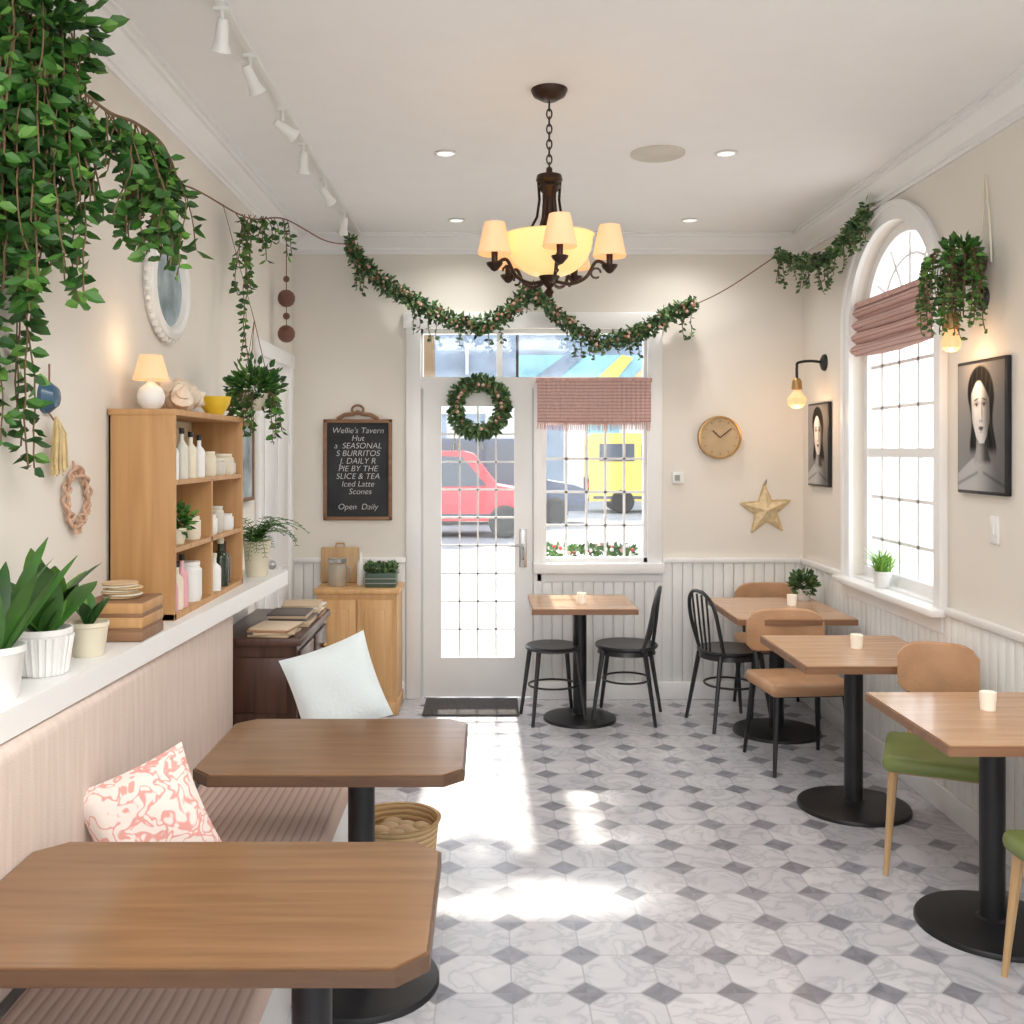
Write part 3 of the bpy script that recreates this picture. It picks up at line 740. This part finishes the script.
# ---------------------------------------------------------------- sconces
BULB2=mat('amber_bulb',(.85,.50,.28),.2,emit=(1,.48,.20),es=.8)
def sconce(x,y,zb,zarm,r):
    m=M('wall_sconce'); mx=Matrix.Translation((XR,y,zarm))@Matrix.Rotation(-pi/2,4,'Y')
    m.lathe((0,0,0),[(0,.03),(.02,.03),(.05,.015),(.055,0)],BLACK,24,mx)
    m.tube(catmull([(XR,y,zarm),((XR+x)/2,y,zarm+.01),(x+.01,y,zarm),(x,y,zarm-.03),(x,y,zb+.12)],6),.009,BLACK,8)
    m.lathe((x,y,zb),[(0,.13),(.018,.13),(.03,.11),(.034,.06),(.02,.055)],BRASS,18)
    m.lathe((x,y,zb),[(.018,.06),(.025,.045),(r,0),(r*.9,-r*.6),(r*.5,-r*.95),(0,-r*1.05)],BULB2,20)
    m.tube([(x-.01,y,zb+.04),(x-.014,y,zb-.02),(x,y,zb+.0),(x+.014,y,zb-.02),(x+.01,y,zb+.04)],.0025,BULB,4)
    m.done(); plight('sconce_bulb_light',(x,y,zb-.11),2.0,(1,.6,.32),.04)
sconce(1.98,6.41,2.03,2.26,.062); sconce(2.02,4.36,2.17,2.36,.042)
# ---------------------------------------------------------------- left wall items
m=M('oval_wall_mirror'); yc,zc=4.12,2.37
def ov(ry,rz,x,n=36): return [(x,yc+ry*math.cos(2*pi*k/n),zc+rz*math.sin(2*pi*k/n)) for k in range(n)]
m.tube(ov(.22,.19,XL+.02),.03,WHITEC,8,True)
for k in range(36):
    p=ov(.245,.215,XL+.02)[k]; m.sphere(p,.017,WHITEC,seg=8)
m.add(ov(.22,.19,XL+.02),[tuple(range(36))],mat('blue_grey_glass',(.30,.40,.45),.15,var=.4,scale=9)); m.done()
m=M('tassel_wall_hanging'); y,z=3.02,1.86
mx=Matrix.Translation((XL+.012,y,z))@Matrix.Rotation(pi/2,4,'Y'); m.lathe((0,0,0),[(0,.03),(.03,.026),(.05,.0),(.05,-.012)],BLUE,24,mx)
m.tube([(XL+.015,y,z+.10),(XL+.015,y,z-.05),(XL+.03,y,z-.07)],.003,TWINE,4)
for k in range(34): 
    a=R.uniform(0,2*pi); r=.035*math.sqrt(R.random()); m.tube([(XL+.035,y,z-.06),(XL+.045+r*math.cos(a)*.4,y+r*math.sin(a),z-.11),(XL+.045+r*math.cos(a)*.5,y+r*1.4*math.sin(a),z-.22+R.uniform(-.02,.02))],.004,GOLDY,4)
m.done()
m=M('macrame_wall_hanging'); y,z=3.22,1.545
def rope(ph,amp):
    pts=[]
    for k in range(60):
        a=2*pi*k/60; rr=.075*(1+.12*math.cos(3*a+ph))+amp*math.sin(8*a+ph); pts.append((XL+.018+.008*math.sin(8*a+ph*2),y+rr*math.cos(a)*1.1,z+rr*1.15*math.sin(a)))
    return pts
for ph in (0,2.1,4.2): m.tube(rope(ph,.006),.0055,MACR,6,True)
m.tube([(XL+.012,y,z+.08),(XL+.004,y,z+.12)],.004,MACR,5)
for k in range(5): m.tube([(XL+.02,y-.02+k*.01,z-.08),(XL+.02,y-.025+k*.012,z-.115)],.003,MACR,4)
m.done()
m=M('framed_wall_art'); m.bx(XL,XL+.02,5.25,5.62,1.42,1.85,mat('art_blue_grey',(.36,.42,.44),.7,var=.5,scale=7)); 
for a,b,c,d in ((5.25,5.27,1.42,1.85),(5.60,5.62,1.42,1.85),(5.25,5.62,1.42,1.44),(5.25,5.62,1.83,1.85)): m.bx(XL,XL+.028,a,b,c,d,FRAMEW)
m.done()
m=M('wooden_bead_garland'); m.tube([(-1.25,6.2,3.05),(-1.25,6.2,2.38)],.003,TWINE,4)
BEAD=mat('brown_bead',(.16,.07,.05),.6,bump=.5)
for z,r in ((2.64,.055),(2.42,.055)): m.sphere((-1.25,6.2,z),r,BEAD)
for z,r in ((2.76,.02),(2.53,.022)): m.sphere((-1.25,6.2,z),r,BEAD)
m.done()
# shelf unit
m=M('shelf_unit'); x0,x1,ya,yb,za,zb=XL+.005,-1.10,3.51,4.49,1.10,1.845
m.bx(x0,x1,ya,ya+.022,za,zb,SHELFW,.002); m.bx(x0,x1,yb-.022,yb,za,zb,SHELFW,.002); m.bx(x0,x1+.003,ya-.003,yb+.003,zb-.022,zb,SHELFW,.002); m.bx(x0,x1,ya,yb,za,za+.022,SHELFW)
m.bx(x0,x0+.01,ya,yb,za,zb,SHELFI)
for z in (1.345,1.585): m.bx(x0,x1-.003,ya+.02,yb-.02,z-.009,z+.009,SHELFW)
m.bx(x0,x1-.003,3.99,4.008,za,1.585,SHELFW); m.done()
def bottle(m,x,y,z,r,h,mt,cap=None):
    m.lathe((x,y,z),[(0,0),(r,0),(r,h*.58),(r*.9,h*.66),(r*.36,h*.76),(r*.34,h*.97),(r*.4,h),(0,h)],mt,14)
    if cap: m.lathe((x,y,z),[(r*.42,h*.9),(r*.44,h*1.02),(0,h*1.02)],cap,10)
AMB=mat('amber_bottle',(.10,.05,.03),.15); PKB=mat('pink_bottle',(.72,.38,.42),.35); GLB=mat('clear_jar',(.66,.64,.56),.15); DG=mat('dark_green_glass',(.02,.035,.02),.1)
m=M('bottle_collection')
for k in range(8): bottle(m,-1.13-(k%2)*.05,3.58+k*.055,1.594,.023,.16+.012*(k%3),(WHITEC,CREAM,GLB)[k%3],FRAMEW if k%2 else BLACK)
for k in range(3): bottle(m,-1.13,3.57+k*.06,1.122,.024,.15+.02*k,(PKB,CREAM,PKB)[k],BLACK)
bottle(m,-1.14,4.26,1.122,.034,.2,DG,CREAM); bottle(m,-1.15,4.36,1.122,.028,.18,AMB); bottle(m,-1.13,4.12,1.122,.03,.15,WHITEC,CREAM)
m.done()
m=M('storage_jar_collection')
for x,y,z,r,h in ((-1.15,3.84,1.122,.05,.15),(-1.15,4.10,1.594,.035,.10),(-1.15,4.20,1.594,.045,.07),(-1.15,4.32,1.594,.05,.09),(-1.15,4.42,1.594,.035,.06),(-1.15,4.10,1.354,.04,.08),(-1.15,4.22,1.354,.035,.11),(-1.15,4.34,1.354,.045,.07),(-1.15,3.88,1.354,.035,.09)):
    m.lathe((x,y,z),[(0,0),(r*.9,0),(r,h*.15),(r,h*.8),(r*.8,h*.88),(r*.86,h*.9),(r*.86,h),(0,h)],R.choice((GLB,WHITEC,CREAM)),18)
m.done()
def pot(m,c,r,h,mt):
    m.lathe(c,[(0,0),(r*.72,0),(r*.8,h*.08),(r*.97,h*.85),(r*1.02,h*.88),(r*1.02,h),(r*.93,h),(r*.9,h*.88),(0,h*.86)],mt,28)
    m.lathe((c[0],c[1],c[2]+h*.865),[(0,0),(r*.88,0)],SOIL,20)
def bush(m,c,rad,n,ls,mats,sq=1):
    for k in range(n):
        d=Vector((R.gauss(0,1),R.gauss(0,1),R.gauss(0,1)*sq)).normalized(); p=Vector(c)+d*rad*R.uniform(.3,1)
        m.leaf(p,d+Vector((0,0,.3)),ls*R.uniform(.7,1.2),ls*.6,R.choice(mats))
m=M('potted_herb'); pot(m,(-1.15,3.68,1.354),.04,.06,CREAM); bush(m,(-1.15,3.68,1.45),.055,160,.035,LEAF); m.done()
m=M('table_lamp'); c=(-1.22,3.62,1.848)
m.lathe(c,[(0,0),(.03,0),(.045,.02),(.05,.045),(.04,.075),(.02,.09),(.012,.10),(.012,.12)],WHITEC,24)
m.lathe(c,[(.062,.105),(.064,.107),(.04,.195),(.038,.195)],SHADE,24); m.done()
plight('table_lamp_light',(-1.22,3.62,2.08),.5,r=.03)
m=M('seashell_decor')
SH=mat('shell_cream',(.72,.62,.50),.6,var=.2)
for k in range(12):
    p=(-1.20+R.uniform(-.06,.06),3.88+R.uniform(-.13,.13),1.88+R.uniform(0,.06)); r=R.uniform(.028,.045); 
    m.lathe(p,[(0,-r),(r*.7,-r*.6),(r,0),(r*.6,r*.5),(r*.7,r*.7),(r*.3,r*1.2),(0,r*1.6)],SH,10,Matrix.Rotation(R.uniform(0,3),4,'X')@Matrix.Rotation(R.uniform(0,3),4,'Y'))
m.sphere((-1.2,3.85,1.893),.045,SH); m.sphere((-1.2,3.96,1.888),.04,SH); m.done()
m=M('yellow_bowl'); m.lathe((-1.17,4.28,1.848),[(0,0),(.035,0),(.04,.012),(.062,.045),(.07,.08),(.066,.08),(.055,.045),(0,.02)],YEL,28); m.lathe((-1.17,4.28,1.908),[(0,.0),(.055,0)],WHITEC,20); m.done()
# ledge plants
m=M('potted_rubber_plant'); c=(-1.19,2.68,1.10); pot(m,c,.072,.125,WHITEC)
for k in range(24):
    a=2*pi*k/24; m.tube([(c[0]+.057*math.cos(a),c[1]+.057*math.sin(a),1.105),(c[0]+.072*math.cos(a),c[1]+.072*math.sin(a),1.205)],.005,WHITEC,5)
for k in range(11):
    a=k*2.4+.3; m.blade((c[0],c[1],1.2),a,R.uniform(.7,1.5),R.uniform(.18,.31),.10,R.uniform(.1,.9),R.choice(LEAF),9,.25)
m.clampx(lo=XL+.004); m.done()
m=M('potted_snake_plant'); c=(-1.19,2.41,1.10); pot(m,c,.07,.13,WHITEC)
for k in range(13):
    a=k*2.4; m.blade((c[0]+.02*math.cos(a),c[1]+.02*math.sin(a),1.2),a,R.uniform(.9,1.5),R.uniform(.24,.37),.05,R.uniform(.1,.7),R.choice(LEAF[:2]),8,.3)
m.clampx(lo=XL+.004); m.done()
m=M('planter_pot'); pot(m,(-1.165,2.92,1.10),.055,.10,CREAM); 
for k in range(7): m.blade((-1.165,2.92,1.18),k*2.4,R.uniform(1.0,1.4),.11,.04,.6,R.choice(LEAF),7,.3)
m.done()
m=M('wooden_crate'); x0,x1,ya,yb=-1.27,-1.08,3.12,3.32
m.bx(x0,x1,ya,yb,1.10,1.225,FRAMEW,.003)
for z in (1.118,1.16,1.205): m.bx(x0-.002,x1+.002,ya-.004,yb+.004,z-.016,z+.016,FRAMEW if z<1.13 else SHELFW,.003)
for k in range(7): m.lathe((-1.18+.01*math.sin(k*2),3.22,1.227+k*.007),[(0,0),(.055,0),(.058,.003),(.055,.006),(0,.006)],CREAM if k%2 else BREAD,20)
m.done()
m=M('potted_fern'); c=(-1.10,4.76,1.10); pot(m,c,.065,.17,CREAM)
for k in range(40):
    a=k*2.4; L=R.uniform(.16,.32); el=R.uniform(.5,1.4); p=Vector((c[0],c[1],1.26)); e=el; pts=[p.copy()]
    for j in range(10):
        d=Vector((math.cos(a)*math.cos(e),math.sin(a)*math.cos(e),math.sin(e))); p=p+d*L/10; e-=.2
        p.x=max(p.x,XL+.03); pts.append(p.copy())
        sd=Vector((-math.sin(a),math.cos(a),0))
        for s_ in (-1,1): m.leaf(p,sd*s_+d*.5,.035*(1.2-j/12),.013,R.choice(LEAF[1:]),(0,0,1))
    m.tube(pts,.0015,LEAF[1],3)
m.clampx(lo=XL+.004); m.done()
m=M('hanging_planter'); c=(-1.08,4.62,1.88)
m.lathe(c,[(0,0),(.05,.005),(.075,.04),(.08,.08),(.075,.08),(.06,.06),(0,.055)],CREAM,24)
for k in range(3):
    a=k*2.1; m.tube([(c[0]+.078*math.cos(a),c[1]+.078*math.sin(a),1.96),(c[0],c[1],2.3)],.002,TWINE,4)
m.tube([(c[0],c[1],2.3),(-1.23,4.64,2.84)],.0015,STEM,4)
bush(m,(c[0],c[1],2.0),.12,420,.042,IVY,.6)
for k in range(20):
    a=R.uniform(0,2*pi); m.strand((c[0]+.08*math.cos(a),c[1]+.08*math.sin(a),1.97),R.uniform(.08,.24),IVY,.038,.022,.25,(math.cos(a),math.sin(a),0),clamp=XL+.03)
m.clampx(lo=XL+.004); m.done()
# ---------------------------------------------------------------- ivy
m=M('hanging_ivy_basket')
BX,BY=-1.17,2.62
m.lathe((BX,BY,2.93),[(0,0),(.08,.0),(.13,.05),(.15,.11),(.14,.11),(0,.09)],WICK,24)
for k in range(3):
    a=k*2.1; m.tube([(BX+.14*math.cos(a),BY+.14*math.sin(a),3.03),(BX,BY,H)],.003,TWINE,4)
bush(m,(-1.19,2.66,2.86),.17,300,.06,IVY,.7)
for k in range(86):
    x=R.uniform(-1.31,-1.12); y=R.uniform(2.5,2.85); z=R.uniform(2.66,2.95)
    f=(x+1.31)/.19
    L=R.uniform(.25,.80)*(1-.35*f)
    m.strand((x,y,z),L,IVY,.056,.036,.24,(R.uniform(-.15,.12),R.uniform(-.3,.3),0),clamp=XL+.03)
for k in range(9):
    m.strand((R.uniform(-1.31,-1.27),R.uniform(2.45,2.8),R.uniform(2.3,2.6)),R.uniform(.5,.95),IVY,.050,.036,.16,(0,.1,0),clamp=XL+.03)
br=catmull([(-1.17,2.7,2.74),(-1.08,2.82,2.66),(-1.03,2.92,2.655),(-.98,3.0,2.62),(-.95,3.04,2.54)],8); m.tube(br,.005,STEM,5)
for q in br:
    for k in range(2):
        m.strand(q,R.choice((.06,.1,.14,.22,.34)),IVY,.052,.034,.3,(R.uniform(-.6,.6),R.uniform(-.6,.6),0),clamp=XL+.03)
m.clampx(lo=XL+.004); m.done()
m=M('garland_string')
S=catmull([(-1.31,2.75,2.66),(-1.30,3.3,2.72),(-1.28,3.8,2.74),(-1.26,4.3,2.82),(-1.2,5.0,2.86),(-1.12,5.5,2.97),(-1.0,6.1,2.98),(-.93,6.62,3.06)],10)
m.tube(S,.004,TWINE,5)
S2=catmull([(1.36,6.68,2.66),(1.6,6.68,2.78),(1.93,6.66,3.0)],10); m.tube(S2,.004,TWINE,5)
m.done()
m=M('ivy_spray')
for k in range(17):
    t=R.random(); p=Vector((-1.24+.14*t,4.85+.65*t,2.85+.12*t)); m.strand(p,R.choice((.25,.4,.6,.75)) if t<.25 else R.uniform(.06,.25),IVY,.042,.034,.28,(R.uniform(-1,1),R.uniform(-1,1),0),clamp=XL+.03)
m.clampx(lo=XL+.004); m.done()
def garland(name,P,rad,per,ls,flowers=0,hang=0):
    m=M(name); C=catmull(P,24); m.tube(C,.008,STEM,5)
    for q in C:
        for k in range(per):
            a=R.uniform(0,2*pi); r=rad*math.sqrt(R.random()); d=Vector((R.uniform(-1,1),R.uniform(-1,1),R.uniform(-1,.8)))
            p=q+Vector((R.uniform(-.02,.02),r*math.cos(a)*.8,r*math.sin(a)))
            m.leaf(p,d,ls*R.uniform(.7,1.3),ls*.55,R.choice(LEAFG))
        if R.random()<flowers: m.sphere(q+Vector((R.uniform(-.03,.03),-rad*.95,R.uniform(-rad,rad)*.7)),R.uniform(.008,.013),R.choice((BLOSSOM,BERRY,BERRY)),seg=6)
        if R.random()<hang: m.strand(q,R.uniform(.08,.2),LEAFG,.035,.025,.3)
    m.done()
Yg=6.66
garland('leaf_garland',[(-.93,Yg,3.08),(-.80,Yg,2.90),(-.58,Yg,2.74),(-.32,Yg,2.60),(-.08,Yg,2.52),(.12,Yg,2.60),(.28,Yg,2.75),(.46,Yg,2.60),(.74,Yg,2.42),(1.0,Yg,2.48),(1.2,Yg,2.60),(1.36,Yg,2.66)],.060,12,.042,.38,.10)
garland('leaf_garland',[(1.93,6.66,3.0),(2.0,6.3,2.88),(2.03,5.95,2.86),(2.07,5.7,2.94),(2.09,5.5,3.03)],.045,6,.045,0,.28)
m=M('door_wreath')
for k in range(950):
    a=R.uniform(0,2*pi); b_=R.uniform(0,2*pi); rr=.148+.055*math.cos(b_)*R.random()**.4; p=(-.06+rr*math.cos(a),YF-.07+.04*math.sin(b_),1.99+rr*math.sin(a))
    m.leaf(p,(math.cos(a)+R.uniform(-1,1),R.uniform(-1,.2),math.sin(a)+R.uniform(-1,1)),.05,.026,R.choice(LEAFG))
m.tube([(-.06+.148*math.cos(2*pi*k/30),YF-.06,1.99+.148*math.sin(2*pi*k/30)) for k in range(30)],.03,STEM,6,True)
for k in range(22):
    a=R.uniform(0,2*pi); m.sphere((-.06+.15*math.cos(a),YF-.122,1.99+.15*math.sin(a)),.013,R.choice((BLOSSOM,BERRY)),seg=8)
m.tube([(-.06,YF-.03,2.16),(-.06,YF-.012,2.12)],.006,TWINE,4)
for dx in (-.16,-.13,.02): m.tube([(-.06+dx,YF-.07,1.87),(-.06+dx*1.1,YF-.07,1.70)],.004,CREAM,4)
m.done()
m=M('wall_hanging_planter')
c=(2.07,4.33,2.50)
m.lathe(c,[(0,-.09),(.05,-.075),(.08,-.02),(.085,.03),(.075,.03),(0,.0)],mat('dark_coir',(.06,.035,.025),.95,bump=.8),24)
m.tube([(2.14,4.25,2.5),(2.145,4.28,2.7),(2.145,4.31,2.88),(2.145,4.34,2.7),(2.14,4.40,2.5)],.005,CREAM,5)
bush(m,(2.03,4.3,2.55),.075,200,.04,IVY,.7)
for k in range(46):
    a=R.uniform(0,2*pi); s0=(min(2.1,c[0]-.04+.09*math.cos(a)),c[1]+.10*math.sin(a),2.56)
    m.strand(s0,R.uniform(.12,.40),IVY[1:],.032,.024,.22,(-abs(math.cos(a))*.9,math.sin(a),0))
m.clampx(hi=XR-.004); m.done()
m=M('potted_succulent'); pot(m,(2.0,6.33,.75),.05,.075,WHITEC); bush(m,(2.0,6.33,.86),.07,260,.045,LEAFG,.7); m.done()
m=M('windowsill_grass_pot'); pot(m,(XR-.01,5.45,.95),.05,.09,WHITEC)
GRASS=mat('bright_grass',(.25,.50,.08),.5,var=.2)
for k in range(130): m.blade((XR-.01+R.uniform(-.03,.03),5.45+R.uniform(-.04,.04),1.03),R.uniform(0,6.3),R.uniform(.7,1.5),R.uniform(.08,.19),.009,.8,GRASS,5,.2)
m.done()
# ---------------------------------------------------------------- exterior
PAVE=mat('pavement_concrete',(.60,.59,.57),.9,var=.10,scale=1.5); ASPH=mat('asphalt',(.30,.30,.31),.9,var=.1,scale=3)
m=M('ground_sidewalk'); m.bx(-30,30,YF+.2,17,-.2,-.03,PAVE); m.bx(XR+.2,30,-20,YF+.2,-.2,-.03,PAVE); m.bx(-30,XR+.2,-20,YB-.2,-.2,-.03,PAVE); m.done()
m=M('ground_road'); m.bx(-40,40,17,60,-.3,-.12,ASPH); m.done()
RED=mat('red_car_paint',(.60,.04,.06),.3); YC=mat('yellow_paint',(.88,.62,.12),.35); DGL=mat('dark_car_glass',(.05,.07,.10),.4); NAVY=mat('navy_car_paint',(.05,.08,.14),.35)
TYRE=mat('tyre',(.02,.02,.02),.8)
def car(name,x,y,paint,L=4.2,hh=1.65,z0=-.12,van=False):
    m=M(name)
    s=L/4.2
    body=[(-2.1*s,.35),(-2.12*s,.6),(-2.1*s,.95),(-1.98*s,1.03),(-1.82*s,hh-.2),(-1.70*s,hh-.05),(-1.5*s,hh),(.45*s,hh),(.65*s,hh-.06),(1.15*s,1.08),(1.75*s,.98),(2.02*s,.88),(2.1*s,.72),(2.12*s,.5),(2.1*s,.35)]
    if van: body=[(-2.1*s,.35),(-2.1*s,hh-.1),(-2.0*s,hh),(.8*s,hh),(.95*s,hh-.1),(1.35*s,1.2),(1.95*s,1.05),(2.1*s,.8),(2.1*s,.35)]
    mx=Matrix.Translation((x,y,z0))@Matrix.Rotation(pi/2,4,'X')
    m.prism(body,-.80,.80,paint,mx)
    low=[(p[0],min(p[1],1.0)) for p in body]; m.prism(low,-.86,.86,paint,mx)
    if van: wins=[[(.15,1.25),(.15,hh-.25),(.85,hh-.25),(1.15,1.25)],[(-2.2,1.5),(-2.2,hh-.3),(-1.2,hh-.3),(-1.2,1.5)],[(-1.0,1.5),(-1.0,hh-.3),(0,hh-.3),(0,1.5)]]
    else: wins=[[(-1.72*s,1.06),(-1.58*s,hh-.14),(-1.12*s,hh-.12),(-1.12*s,1.06)],[(-1.05*s,1.06),(-1.05*s,hh-.12),(-.35*s,hh-.1),(-.35*s,1.06)],[(-.28*s,1.06),(-.28*s,hh-.1),(.42*s,hh-.12),(.92*s,1.08)]]
    for w in wins:
        for a,b_ in ((.80,.83),(-.83,-.80)): m.prism(w,a,b_,DGL,mx)
    m.bx(x-2.0*s,x+2.0*s,y-.875,y-.855,z0+.42,z0+.50,DGL)
    for wx in (-1.3*s,1.3*s):
        for sy in (-.82,.82):
            mw=Matrix.Translation((x+wx,y+sy,z0+.34))@Matrix.Rotation(pi/2,4,'X')
            m.lathe((0,0,0),[(0,-.1),(.30,-.1),(.34,-.07),(.34,.07),(.30,.1),(.22,.1),(.22,.08),(0,.08)],TYRE,24,mw)
            for q in (.085,-.105): m.lathe((0,0,q),[(0,.02),(.08,.02),(.24,.02),(.24,0)],STEEL,10,mw)
    m.bx(x+1.98*s,x+2.13*s,y-.8,y-.5,z0+.65,z0+.8,WHITEC); m.bx(x-2.14*s,x-2.04*s,y-.8,y-.6,z0+.7,z0+.9,RED)
    m.done()
car('red_car',-.95,21.5,RED,hh=1.8); car('navy_car',.3,25.0,NAVY,hh=2.1); car('yellow_van',5.4,29.5,YC,5.0,2.3,van=True)
m=M('street_building')
B1=mat('facade_pale',(.74,.73,.70),.9); B2=mat('facade_slate',(.22,.28,.36),.8,var=.25,scale=1); B3=mat('facade_teal',(.26,.50,.58),.8,var=.2,scale=1); B4=mat('facade_orange',(.74,.44,.24),.8)
m.bx(-14,1.0,36,44,-.1,4.1,B1); m.bx(-14,1.0,35.8,44,4.1,7.0,B2); 
for k in range(9): m.bx(-12+k*1.4,-11.3+k*1.4,35.7,36,1.0,3.0,B2); m.bx(-12+k*1.4,-11.9+k*1.4,35.7,35.8,4.4,5.4,B1)
m.done()
m=M('street_building')
m.bx(1.1,9.5,36,44,-.1,4.0,B1); m.bx(1.1,9.5,35.8,44,4.0,5.1,B3); m.bx(1.1,9.5,35.8,44,5.1,7.0,B2)
m.add([(1.3,35.75,4.0),(2.2,35.75,4.0),(3.6,35.75,5.2),(2.9,35.75,5.2)],[(0,1,2,3)],B2); m.add([(3.6,35.74,4.0),(4.4,35.74,4.0),(5.2,35.74,5.0),(4.8,35.74,5.1)],[(0,1,2,3)],YC); m.add([(4.9,35.74,4.0),(6.4,35.74,4.0),(5.6,35.74,4.7)],[(0,1,2)],B4)
for k in range(4):
    m.bx(1.6+k*2,2.7+k*2,35.8,36,.3,3.0,(B2,B3,B4,B2)[k]); m.bx(1.5+k*2,2.8+k*2,35.6,35.8,3.0,3.25,(B4,B1,B2,B3)[k])
m.done()
m=M('street_tree_and_sun_blocker'); m.tube([(-.72,11.5,-.03),(-.70,11.5,1.5),(-.74,11.5,3.4),(-.76,11.5,4.6)],[.15,.13,.11,.07],STEM,10)
m.tube([(-.74,11.5,3.4),(-.3,12.1,6.6),(1.2,11.6,6.8),(1.5,11.5,5.4)],[.08,.06,.05,.04],STEM,8)
for (cx_,cz_,rx_,rz_,n_) in ((1.55,5.15,.88,1.1,1500),(-.25,6.75,1.2,.55,700),(1.2,6.5,1.2,.5,700)):  # leaf masses above view, added to keep sun off window and transom
    for k in range(n_):
        d=Vector((R.gauss(0,1),R.gauss(0,1),R.gauss(0,1))).normalized()*R.uniform(.1,1); m.leaf((cx_+d.x*rx_,11.5+d.y*.7,cz_+d.z*rz_),d,.26,.18,R.choice(LEAF))
m.done()
m=M('window_flower_box'); m.bx(.40,1.08,YF+.22,YF+.38,.80,.93,WHITEC,.01)
for k in range(220): 
    p=(R.uniform(.42,1.06),YF+.3+R.uniform(-.07,.07),.93+R.uniform(0,.08)); m.leaf(p,(R.uniform(-1,1),R.uniform(-1,1),R.uniform(.2,1)),.05,.03,R.choice(LEAF[1:]))
for k in range(26): m.sphere((R.uniform(.42,1.06),YF+.26+R.uniform(-.05,.07),.95+R.uniform(0,.09)),.016,R.choice((BLOSSOM,WHITEC,RED)),seg=6)
m.bx(.42,.46,YF+.2,YF+.26,.80,.84,BLACK); m.bx(1.02,1.06,YF+.2,YF+.26,.80,.84,BLACK); m.done()
# ---------------------------------------------------------------- lights
w=bpy.data.worlds.new('World'); sc.world=w; w.use_nodes=True
nt=w.node_tree; bg=nt.nodes['Background']
tc=nt.nodes.new('ShaderNodeTexCoord'); sp=nt.nodes.new('ShaderNodeSeparateXYZ'); nt.links.new(tc.outputs['Generated'],sp.inputs[0])
nt.links.new(ramp(nt,sp.outputs[2],[(0,(1,.99,.98)),(.3,(.90,.95,1)),(1,(.74,.86,1))]),bg.inputs[0]); bg.inputs[1].default_value=3.0
s=bpy.data.lights.new('sun','SUN'); s.energy=10; s.angle=math.radians(1.8); s.color=(1,.93,.80)
so=bpy.data.objects.new('sun',s); so.rotation_euler=(math.radians(-53),0,0); so.location=(0,15,12); sc.collection.objects.link(so)
def area(name,loc,rot,sx,sy,e,col=(1,1,1)):
    l=bpy.data.lights.new(name,'AREA'); l.shape='RECTANGLE'; l.size=sx; l.size_y=sy; l.energy=e; l.color=col
    o=bpy.data.objects.new(name,l); o.location=loc; o.rotation_euler=rot; sc.collection.objects.link(o)
area('added_ceiling_fill',(.4,.4,H-.06),(0,0,0),2.2,1.6,72,(1,.975,.945))  # unseen fill added over the camera to brighten the room, no fixture there
area('added_ceiling_fill',(.4,2.0,H-.06),(0,0,0),1.6,.5,22,(1,.975,.945))  # second added fill, further in but still above the frame
for p in ((-.21,4.95),(1.18,4.95),(1.29,6.39),(-.2,6.39)):
    l=bpy.data.lights.new('downlight_spot','SPOT'); l.energy=34; l.spot_size=2.6; l.spot_blend=1; l.shadow_soft_size=.06; l.color=(1,.965,.92)
    o=bpy.data.objects.new('downlight_spot',l); o.location=(p[0],p[1],H-.02); sc.collection.objects.link(o)
# ---------------------------------------------------------------- camera
cam=bpy.data.cameras.new('camera'); cam.sensor_width=36; cam.lens=36*1000/1024; cam.shift_x=24/1024; cam.shift_y=-62/1024; cam.clip_end=300
co=bpy.data.objects.new('camera',cam); co.location=(0,0,1.7); co.rotation_euler=(pi/2,0,0); sc.collection.objects.link(co); sc.camera=co
try: sc.view_settings.view_transform='Standard'
except Exception: pass
